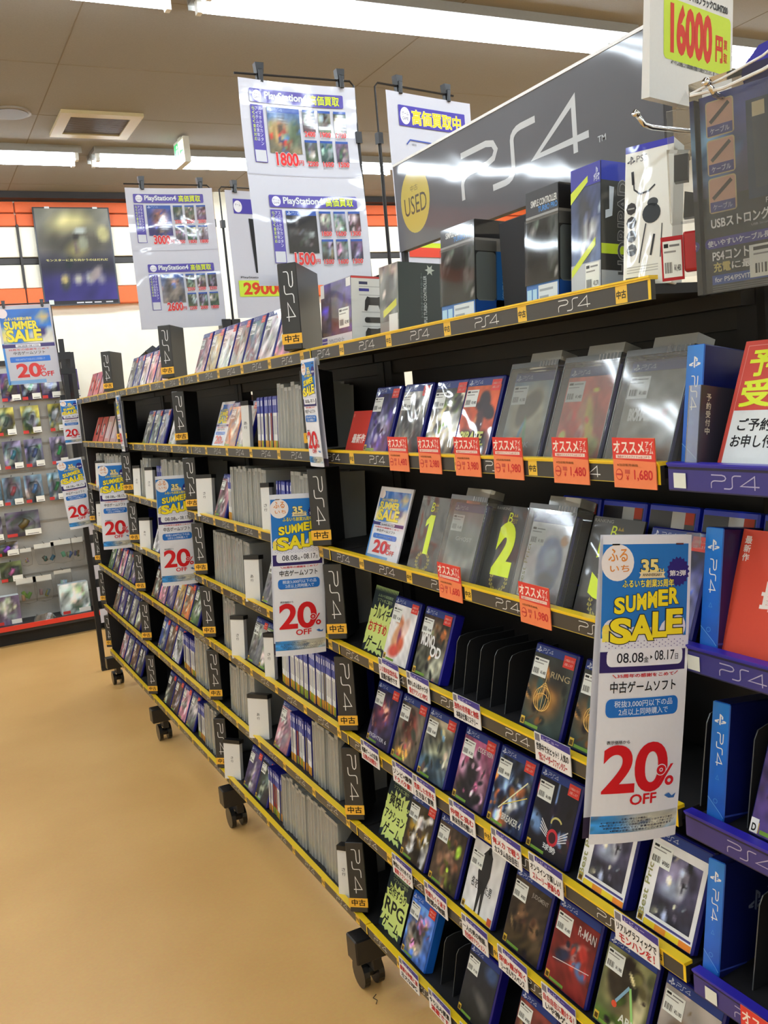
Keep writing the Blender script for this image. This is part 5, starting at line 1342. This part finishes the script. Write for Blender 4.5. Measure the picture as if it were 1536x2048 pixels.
def face(lv, y, bay, col, where='', film=None, sale=True, box=False, price='¥980'):
    _fi[0] += 1; r = random.Random(_fi[0]); a, b_ = FC[col]
    bl = [(r.uniform(.2, .8), r.uniform(.2, .75), r.uniform(.08, .26), r.uniform(.08, .28), r.uniform(-40, 40), [max(20, min(240, c * .8 + 20 + j + r.randint(-14, 14))) for c in r.choice((a, b_)) for j in (0,)], .35) for _ in range(3)] + [(r.uniform(.2, .8), r.uniform(.2, .75), r.uniform(.08, .26), r.uniform(.08, .28), r.uniform(-40, 40), [g + r.randint(-12, 12) for g in (q, q, q)], .35) for q in (60, 190, 120, 210)]
    game_case('%s cover case facing out, %s shelf, %s%s' % (CW[col], LN[lv], BN[bay], ', ' + where if where else ''), lv, y, paint(a, b_, bl, 16, _fi[0]), film=(lv < 2) if film is None else film, sale=sale, nx=10, ny=12, price=price, box=box)

# second bay
for k, (c, wh) in enumerate((('pink', ''), ('gold', 'beside the pink one'), ('white', 'third along'), ('grey', 'fourth along'), ('teal', 'fifth along'), ('white', 'sixth along'), ('rose', 'against the black index box'))):
    face(0, 3.52 - .148 * k, 'C', c, wh)
card('sale_card', 'summer sale poster card in clear stand on second shelf of the second bay', 'card', 1, 3.42, .16, .18, promo_sale_print(.158, .178), FILM, edge=(200, 200, 210))
face(1, 3.235, 'C', 'orange', 'beside the sale poster card', sale=False); face(1, 3.09, 'C', 'grey', 'half behind white tab')
white_tag(1, 3.0, 'C', 'before the slim spines', .03); spine_run(1, 2.952, 2.752, 'C'); clear_run(1, 2.735, 2.53, 'C', (1, 2, 2))
white_tag(2, 3.60, 'C', 'by the far index box', .075); face(2, 3.46, 'C', 'pink', 'behind the wide white tab'); spine_run(2, 3.38, 3.315, 'C'); clear_run(2, 3.31, 2.915, 'C', (1, 2, 3)); white_tag(2, 2.885, 'C', 'in the middle of the row', .032); spine_run(2, 2.845, 2.72, 'C'); clear_run(2, 2.70, 2.52, 'C', (0, 3, 0)); 
clear_run(3, 3.62, 3.19, 'C', (1, 3, 2, 4)); white_tag(3, 3.11, 'C', 'half along the row', .062); face(3, 2.995, 'C', 'grey', 'beside the white tab'); spine_run(3, 2.92, 2.80, 'C'); clear_run(3, 2.79, 2.53, 'C', (0, 1, 3))
clear_run(4, 3.62, 3.44, 'C', (1, 4, 2)); white_tag(4, 3.365, 'C', 'far one of the pair', .06); face(4, 3.24, 'C', 'grey', 'between the two white tabs'); face(4, 3.115, 'C', 'green', 'between the two white tabs'); white_tag(4, 3.015, 'C', 'near one of the pair', .04); spine_run(4, 2.968, 2.50, 'C')
clear_run(5, 3.62, 3.30, 'C', (1, 2, 3)); white_tag(5, 3.215, 'C', 'in the middle of the row', .088); face(5, 3.035, 'C', 'pink', 'beside the wide white tab', sale=False); spine_run(5, 2.945, 2.75, 'C'); clear_run(5, 2.74, 2.52, 'C', (1, 2, 2))
white_tag(6, 3.64, 'C', 'beside the far index box', .08); face(6, 3.48, 'C', 'violet', 'second along'); face(6, 3.34, 'C', 'dark', 'third along'); spine_run(6, 3.27, 3.12, 'C'); clear_run(6, 3.11, 2.585, 'C', (2, 1, 2, 4)); white_tag(6, 2.52, 'C', 'beside the near index box', .04)
# third bay
for k, c in enumerate(('grey', 'blue', 'white', 'rose', 'teal', 'white')):
    face(0, 4.80 - .15 * k, 'D', c, ['far end', 'second along', 'third along', 'fourth along', 'fifth along', 'near end'][k])
for k, c in enumerate(('grey', 'teal', 'blue')): face(1, 4.58 - .15 * k, 'D', c, ['far one of three', 'middle of three', 'near one of three'][k])
face(1, 4.06, 'D', 'white', 'against the index box', sale=False)
white_tag(2, 4.84, 'D', 'far tab'); clear_run(2, 4.80, 4.62, 'D'); white_tag(2, 4.56, 'D', 'middle tab'); spine_run(2, 4.50, 4.40, 'D'); clear_run(2, 4.39, 3.88, 'D')
white_tag(3, 4.80, 'D', 'by the far index box', .07); face(3, 4.64, 'D', 'white', 'beside the white tab', sale=False); spine_run(3, 4.55, 4.3, 'D'); clear_run(3, 4.29, 3.88, 'D')
for k, c in enumerate(('brown', 'rose', 'violet', 'gold', 'orange', 'green')): face(4, 4.80 - .15 * k, 'D', c, 'number %s along' % ['one', 'two', 'three', 'four', 'five', 'six'][k])
for k, c in enumerate(('blue', 'brown', 'white')): face(5, 4.80 - .15 * k, 'D', c, ['far one of three', 'middle of three', 'near one of three'][k])
spine_run(5, 4.38, 4.15, 'D'); clear_run(5, 4.14, 3.88, 'D')
for k, c in enumerate(('dark', 'brown', 'rose', 'grey')): face(6, 4.82 - .15 * k, 'D', c, ['far one of four', 'second of four', 'third of four', 'near one of four'][k])
spine_run(6, 4.24, 4.12, 'D'); clear_run(6, 4.11, 3.90, 'D')
# farthest bay
REDF = ((214, 80, 66), (200, 70, 60))
for lv, ys in ((0, (6.05, 5.86, 5.67, 5.48)), (1, (6.05, 5.86, 5.67, 5.48, 5.30))):
    for k, y in enumerate(ys):
        p = Print().rect(-.085, .085, 0, .165, (214, 82, 68), 0).rect(-.02, .03, .05, .12, (60, 50, 50), 1).ell(.01, .09, .02, .026, (226, 210, 200), 2).rect(-.08, -.05, .09, .155, (230, 160, 150), 1)
        if k > 1: p = Print().rect(-.085, .085, 0, .165, (206, 150, 140), 0).rect(-.06, .03, .03, .13, (216, 190, 186), 1)
        card('red_package', '%s package facing out, %s shelf, farthest dark bay, %s from its far end' % ('glossy red' if k < 2 else 'pale red', LN[lv], ['first', 'second', 'third', 'fourth', 'fifth'][k]), 'package', lv, y, .17, .165, p, FILM, thick=.02)
for lv in (2,):
    clear_run(lv, 6.10, 5.95, 'E'); white_tag(lv, 5.88, 'E', 'near its far end', .07)
    clear_run(lv, 5.80, 5.22, 'E')
p = Print().rect(-.05, .05, 0, .2, (206, 62, 50), 0)
card('red_package', 'tall red package beside the small banner, third shelf, farthest dark bay', 'package', 2, 6.19, .10, .2, p, PAPER, thick=.03)
white_tag(3, 6.1, 'E', 'far tab'); clear_run(3, 6.03, 5.5, 'E'); white_tag(3, 5.44, 'E', 'middle tab', .04); white_tag(3, 5.34, 'E', 'near tab', .04); spine_run(3, 5.30, 5.2, 'E')
for k, c in enumerate(('green', 'brown', 'rose', 'grey', 'violet')): face(4, 6.0 - .16 * k, 'E', c, 'place %s' % ['one', 'two', 'three', 'four', 'five'][k])
for k, c in enumerate(('brown', 'violet', 'dark', 'grey', 'brown')): face(5, 6.02 - .16 * k, 'E', c, 'place %s' % ['one', 'two', 'three', 'four', 'five'][k], sale=k < 1)
for k, c in enumerate(('pink', 'grey', 'brown', 'dark')): face(6, 6.0 - .16 * k, 'E', c, 'place %s' % ['one', 'two', 'three', 'four'][k], sale=False)
# other side's goods seen through the gap under the top shelf
for bay, ys, cols in (('B', (2.15, 1.95, 1.72), ('pink', 'red', 'brown')), ('C', (3.5, 3.3, 3.1, 2.9), ('white', 'rose', 'pink', 'orange')), ('D', (4.6, 4.3, 4.0), ('white', 'rose', 'brown'))):
    for y, c in zip(ys, cols):
        t = thing('boxed_item', '%s package on the far side shelf, seen through gap of %s' % (CW[c], BN[bay]), 'package', (1.34, y, LV[1] - .0195))
        MB().box(-.06, .06, -.08, .08, 0, .2, FC[c][0]).build('carton', BOARD, t)
        m = MB()
        for k in range(5): m.box(-.0605, -.060, -.07 + .03 * k, -.055 + .03 * k, .04, .17, FC[c][1])
        m.build('stripe_print', PAPER, t)

# two black packs on the third bay's top
for k, (y, z, a) in enumerate(((5.05, 2.045, -20), (4.86, 2.06, -34))):
    t = thing('black_pack', 'small black clear pack lying tilted on top shelf of third bay, %s' % ('farther one' if k == 0 else 'nearer one'), 'pack', (1.13, y, z), (math.radians(-50), math.radians(a), RZ))
    MB().box(-.06, .06, 0, .012, 0, .1, (40, 40, 60)).build('card', BOARD, t); MB().prism([(-.05, .02), (.05, .02), (.04, .085), (-.02, .09)], -.03, 0, (30, 30, 34)).build('moulded_shell', FILM, t); clip(t, -.05, .1)

# ------------------------------------------------------------------ hanging sale banners
BP = banner_print()
def banner(label, x, y, z, rz, scale=1.0, bow=.008, roll=0.0, us=.88):
    t = thing('sale_banner', label, 'banner', (x, y, z), (0, math.radians(roll), math.radians(rz)), None)
    W, H = .168 * scale * us, .46 * scale
    def mp(u, v, l):
        s = (H - v) / H
        return (u, -l - .004 - bow * math.sin(s * math.pi * .9) - bow * s * (1 - (2 * u / W) ** 2), v - H)
    m = MB(); nx, ny = 6, 14
    for side in (0, 1):
        for j in range(ny):
            for i in range(nx):
                u0, u1 = -W / 2 + W * i / nx, -W / 2 + W * (i + 1) / nx; v0, v1 = H * j / ny, H * (j + 1) / ny
                if side == 0: q = [mp(u0, v0, -.0015), mp(u1, v0, -.0015), mp(u1, v1, -.0015), mp(u0, v1, -.0015)]
                else:
                    mq = lambda u, v: (u, .004 + bow * 1.2 * ((H - v) / H), v - H)
                    q = [mq(u0, v0), mq(u0, v1), mq(u1, v1), mq(u1, v0)]
                m.poly(q, (228, 229, 238) if side == 0 or j > 0 else (60, 50, 76))
    m.build('folded_paper', PAPER, t)
    BP.into(MB(), lambda u, v, l: mp(u * scale * us, v * scale, l), curved=.02).build('print', PAPER, t)
    for sx in (-1, 1):
        MB().box(sx * W * .36 - .006, sx * W * .36 + .006, -.0062, -.0048, -.014, -.012, (120, 120, 124)).build('staple', CHROME, t)
    MB().box(W / 2 - .004, W / 2 + .02, .001, .003, -.02, .002, (220, 222, 224)).build('hanger', CLEAR, t)
    return t
banner('nearest large summer sale banner, hanging before the blue index boxes', .936, 1.030, 1.560, -10, roll=7)
banner('large summer sale banner hanging between the near and second bays', .940, 2.44, 1.540, -8, roll=4)
banner('large summer sale banner hanging between the second and third bays', .948, 3.84, 1.536, -6, roll=3)
banner('large summer sale banner hanging between the third and farthest bays', .935, 5.08, 1.556, -4, roll=3)
banner('large summer sale banner hanging past the far end of the dark bays', .905, 6.40, 1.55, -8, bow=.02, roll=-4, us=.95)
banner('narrow summer sale banner flat against rail above the near gap', .962, 2.30, 1.905, -93, .62, bow=.004, us=1.0)
banner('narrow summer sale banner flat against rail above the third gap', .968, 4.87, 1.905, -93, .62, bow=.004, us=1.0)
banner('small summer sale banner facing the aisle beside the pegboard', .94, 6.33, 1.935, 0, .62, bow=.006, us=1.0)

# ------------------------------------------------------------------ end post with small cards
t = thing('end_post', 'thin black steel post standing on the floor past the shelving', 'post', (1.01, 6.78, 0))
MB().box(-.016, .016, -.016, .016, 0.02, 2.36, (30, 28, 28)).build('pole', MATTE, t)
MB().box(-.016, .2, -.02, .02, 0.0, .03, (26, 26, 26)).build('foot', MATTE, t)
MB().box(-.03, .07, -.02, .02, 2.12, 2.16, (28, 28, 28)).build('bracket', MATTE, t); MB().box(-.03, .05, -.02, .02, 2.22, 2.27, (28, 28, 28)).build('bracket', MATTE, t)
for k in range(6):
    o = MB().box(0, .08, -.002, 0, 0, .10, (206, 204, 214), front=(210, 208, 218)); 
    o = o.build('white_card', PAPER); o.location = (1.03, 6.76, 1.25 - .16 * k - .1); tag(o, 'small white price card in column beside the end post, %s from top' % ['first', 'second', 'third', 'fourth', 'fifth', 'sixth'][k], 'card')

# ------------------------------------------------------------------ far pegboard display
t = thing('pegboard_display', 'grey pegboard gondola with red edged base along the far wall', 'shelf', (-.4, 8.4, 0))
pegw0, pegw1 = -2.6, 1.66
pb = MB().box(pegw0, pegw1, 0, .03, .1, 2.3, (176, 172, 164)).build('pegboard', MATTE, t)
for k in range(9):
    MB().box(pegw0, pegw1, -.006, .0, .30 + .22 * k, .318 + .22 * k, (140, 134, 124)).build('slot_groove', MATTE, t)
MB().box(pegw0, pegw1, -.30, .03, .11, .165, (48, 46, 46)).build('base_shelf', MATTE, t)
MB().box(pegw0, pegw1, -.312, -.30, .135, .175, (216, 58, 44)).build('red_edge', PLASTIC, t)
MB().box(pegw0, pegw1, -.22, .03, 0, .11, (20, 19, 19)).build('plinth', MATTE, t)
MB().box(pegw0, pegw1, -.02, .05, 2.3, 2.34, (40, 38, 38)).build('top_rail', MATTE, t)
MB().box(pegw1, pegw1 + .035, -.30, .05, 0, 2.36, (34, 32, 32)).build('end_frame', MATTE, t)

PK = [((90, 70, 130), 'violet'), ((206, 130, 66), 'orange'), ((60, 60, 80), 'dark'), ((176, 166, 80), 'yellow'), ((120, 60, 60), 'maroon'), ((84, 110, 96), 'green'), ((130, 120, 150), 'lilac'), ((70, 56, 50), 'brown'), ((196, 70, 60), 'red'), ((120, 150, 170), 'pale blue')]
def blister(label, x, z, w_, h_, col, seed, bag=False):
    t = thing('blister_pack', label, 'toy pack', (x, 8.335, z), (math.radians(-5), 0, 0))
    r = random.Random(seed)
    bl = [(r.uniform(.2, .8), r.uniform(.3, .8), r.uniform(.1, .3), r.uniform(.1, .3), r.uniform(-40, 40), [q + r.randint(-25, 25) for _ in range(3)], .4) for q in (50, 90, 150, 200, 70)]
    p = Print().art(-w_ / 2, w_ / 2, 0, h_, 6, 7, paint([c * 1.0 for c in col], [c * .6 for c in col], bl, 20, seed), 1)
    p.rect(-w_ / 2, -w_ / 2 + w_ * .3, .004, .03, (206, 60, 54), 2)
    MB().box(-w_ / 2, w_ / 2, 0, .003, 0, h_, (206, 196, 190)).build('card', BOARD, t)
    p.build('print', PAPER, t, y=-.0003)
    m = MB(); m.prism([(-w_ * .32, h_ * .25), (w_ * .32, h_ * .25), (w_ * .36, h_ * .5), (w_ * .2, h_ * .78), (-w_ * .24, h_ * .74), (-w_ * .36, h_ * .5)], -.03, 0, (200, 200, 200))
    m.build('blister', WRAP, t)
    q = MB(); q.tube([(-w_ * .1, -.012, h_ * .35), (w_ * .05, -.016, h_ * .5), (w_ * .12, -.012, h_ * .65)], w_ * .11, [r.randint(30, 200) for _ in range(3)], 7); q.build('toy', PLASTIC, t, True)
    Print().rect(w_ * .02, w_ / 2 - .002, .004, .052, (236, 232, 220), 1).rect(w_ * .08, w_ * .42, .012, .018, (120, 116, 110), 2).build('price_tag', PAPER, t, y=-.032)
    MB().tube([(0, .033, h_ + .006), (0, -.05, h_ + .004), (0, -.06, h_ + .014)], .003, (120, 118, 114), 5).build('hook', CHROME, t)
rows = [(2.12, (.79, .95, 1.11, 1.28), 'top row'), (1.84, (.72, .92, 1.13, .55), 'second row'), (1.56, (.74, .91, 1.11, .56), 'third row'), (1.26, (.70, .87, 1.05, .54), 'fourth row')]
i = 0
for z, xs, nm in rows:
    for k, x in enumerate(sorted(xs)):
        c, cn = PK[(i * 3 + k * 7 + i // 4) % 10]
        blister('%s toy blister pack on pegboard %s, %s from the left wall side' % (cn, nm, ['first', 'second', 'third', 'fourth'][k]), x, z - .12, .145 if k < 3 else .13, .235, c, 200 + i); i += 1
for x, z, w_, h_, c, lab in ((.745, .87, .27, .21, (110, 96, 120), 'wide pale violet toy box pack low on the pegboard'), (.50, .86, .16, .2, (90, 80, 96), 'grey violet toy pack at left low on the pegboard'), (.60, .50, .17, .17, (110, 120, 80), 'green brown toy pack above the red edge'), (.585, .72, .19, .12, (120, 100, 60), 'brown yellow toy pack under the wide box')):
    blister(lab, x, z, w_, h_, c, int(x * 1000))
def bag(label, x, z, w_, h_, col, y=8.30):
    t = thing('toy_bag', label, 'toy bag', (x, y, z), (0, 0, 0))
    MB().box(-w_ / 2, w_ / 2, 0, .004, h_ * .78, h_, (226, 220, 206)).build('header_card', PAPER, t)
    m = MB(); m.prism([(-w_ * .42, h_ * .06), (0, 0), (w_ * .4, h_ * .05), (w_ * .5, h_ * .4), (w_ * .46, h_ * .8), (-w_ * .46, h_ * .8), (-w_ * .5, h_ * .4)], -.04, .004, (200, 200, 200)); m.build('clear_bag', WRAP, t)
    r = random.Random(int(x * 977)); q = MB()
    for k in range(3):
        a = (r.uniform(-.3, .3) * w_, -.02, r.uniform(.15, .3) * h_); q.tube([a, (a[0] + r.uniform(-.2, .2) * w_, -.018, a[2] + .22 * h_)], w_ * .1, [min(255, max(0, c + r.randint(-50, 70))) for c in col], 7)
    q.build('toy', PLASTIC, t, True)
    MB().tube([(0, .09, h_ + .006), (0, -.03, h_ + .004)], .003, (120, 118, 114), 5).build('hook', CHROME, t)
for x, z, w_, h_, c, lab in ((.73, .62, .09, .15, (110, 96, 120), 'small card topped toy bag under the wide violet pack'), (.88, .61, .16, .18, (60, 56, 110), 'cream topped bag of blue black toys'), (1.02, .60, .17, .2, (70, 120, 80), 'shiny bag with green toy on the pegboard'), (1.15, .60, .1, .2, (60, 60, 66), 'bag with black toy beside the end post'),
                             (.70, .30, .16, .22, (150, 110, 80), 'low cream topped bag of brown toys'), (.83, .30, .15, .22, (150, 80, 70), 'low cream topped bag with white and red toy'), (1.0, .40, .14, .14, (190, 190, 180), 'low shiny bag with pale toys')):
    bag(lab, x, z, w_, h_, c)
def toybox(label, x, z, w_, h_, col, y=8.2):
    t = thing('toy_box', label, 'toy box', (x, y, z + .001))
    bevel(MB().box(-w_ / 2, w_ / 2, 0, .09, 0, h_, (200, 206, 206)).build('carton', BOARD, t), .002, 1)
    r = random.Random(int(x * 811)); bl = [(r.uniform(.2, .8), r.uniform(.2, .8), .2, .2, 0, [q + r.randint(-30, 30) for _ in range(3)], .4) for q in (90, 130, 170, 200, 220)]
    Print().art(-w_ / 2, w_ / 2, 0, h_, 10, 10, paint([c * 1.05 for c in col], col, bl, 16, int(x * 100)), 1).rect(w_ * .1, w_ / 2, .004, .04, (226, 222, 212), 2).rect(-w_ * .45, -w_ * .2, .004, .03, (206, 60, 54), 2).build('front_print', FILM, t, y=-.0003)
toybox('pale box with pink toys on the base shelf beside the post', 1.06, .165, .24, .26, (176, 190, 190))
toybox('dim violet box at left end of the base shelf', .52, .165, .2, .24, (96, 84, 110))
t = thing('foil_packet', 'crumpled silver packet lying on the dark base shelf', 'packet', (.80, 8.18, .165))
m = MB(); r = random.Random(5)
pts = [[(-.09 + .03 * i, -.03 + .03 * j, (0 if j in (0, 3) or i in (0, 6) else r.uniform(.02, .055))) for i in range(7)] for j in range(4)]
for j in range(3):
    for i in range(6): m.poly([pts[j][i], pts[j][i + 1], pts[j + 1][i + 1], pts[j + 1][i]], (206, 206, 206))
m.build('packet', CHROME, t)

# poster on the far wall (generic stand-in artwork of the same tones)
t = thing('wall_poster', 'dark framed fantasy poster with pale glow and violet base', 'poster', (1.50, 8.545, 2.79))
PW, PH = .64, .83
MB().box(-PW / 2, PW / 2, 0, .015, 0, PH, (30, 28, 30)).build('frame', PLASTIC, t)
p = Print().art(-PW / 2 + .012, PW / 2 - .012, .03, PH - .01, 26, 32, paint((120, 122, 116), (56, 46, 110), [(.5, .8, .6, .3, 0, (120, 118, 104), .6), (.45, .78, .24, .14, 10, (200, 190, 130), .5), (.6, .72, .22, .06, 20, (150, 146, 120), .5), (.5, .62, .5, .14, 0, (70, 66, 56), .6), (.52, .66, .035, .07, 0, (40, 36, 30), .3), (.5, .5, .12, .1, 0, (150, 140, 80), .7), (.5, .36, .7, .13, 0, (36, 34, 44), .5), (.5, .14, .6, .16, 0, (44, 38, 96), .5), (.32, .24, .05, .06, 0, (150, 140, 120), .5), (.48, .24, .06, .06, 0, (160, 156, 140), .5), (.64, .25, .06, .06, 0, (150, 150, 146), .5), (.8, .24, .05, .05, 0, (110, 106, 120), .5)], 8, 60), 1)
p.rect(-PW / 2 + .012, PW / 2 - .012, .01, .04, (40, 38, 44), 2)
p.text('モンスターに立ち向かうのはだれだ', -.26, .26, .375, .395, (206, 196, 120), 3, .02)
p.rect(-.28, -.24, .012, .05, (200, 206, 200), 3)
for a in (-.05, .02, .10, .2): p.rect(a, a + .06, .016, .026, (196, 196, 200), 3)
p.build('print', PAPER, t, y=-.0005)
for x in (-.2, .2): MB().box(x - .02, x + .02, -.004, 0, PH - .012, PH + .004, (220, 220, 222)).build('tape', PAPER, t)

# summer sale sign on a wire frame at left
t = thing('sale_poster_stand', 'summer sale poster clipped to a black wire frame at left edge', 'sign', (.845, 7.2, 2.09), (0, 0, math.radians(-4)))
Wp, Hp = .37, .56
mp = lambda u, v, l: (u + .02 * (1 - v / Hp), -l - .002 + .02 * (1 - v / Hp), v)
m = MB(); m.poly([mp(-Wp / 2, 0, 0), mp(Wp / 2, 0, 0), mp(Wp / 2, Hp, 0), mp(-Wp / 2, Hp, 0)], (226, 228, 240)); m.build('sleeve', SLEEVE, t)
promo_sale_print(Wp, Hp).into(MB(), mp).build('print', SLEEVE, t)
clip(t, .13, Hp + .004); clip(t, -.13, Hp + .004)
MB().tube([(-.18, .006, Hp + .008), (.17, .006, Hp + .008), (.188, .006, Hp - .012), (.20, .006, 0), (.21, .006, -.12)], .005, (34, 31, 30), 6).build('wire_frame', MATTE, t)
MB().box(.17, .235, -.02, .02, -.14, -.10, (26, 26, 28)).build('clamp', PLASTIC, t)

# loose lint by the near caster
t = MB().tube([(0, 0, .002), (.01, .012, .003), (.005, .03, .002), (.02, .04, .002)], .0012, (40, 36, 32), 5).build('lint_thread', MATTE); t.location = (1.0, 2.36, 0); tag(t, 'dark curl of lint on the floor below the near caster', 'lint')
t = MB().tube([(0, 0, .0012), (.03, .004, .0015)], .0016, (70, 52, 34), 5).build('floor_crumb', MATTE); t.location = (.43, 2.58, 0); tag(t, 'tiny dark crumb alone on the tan floor', 'crumb')
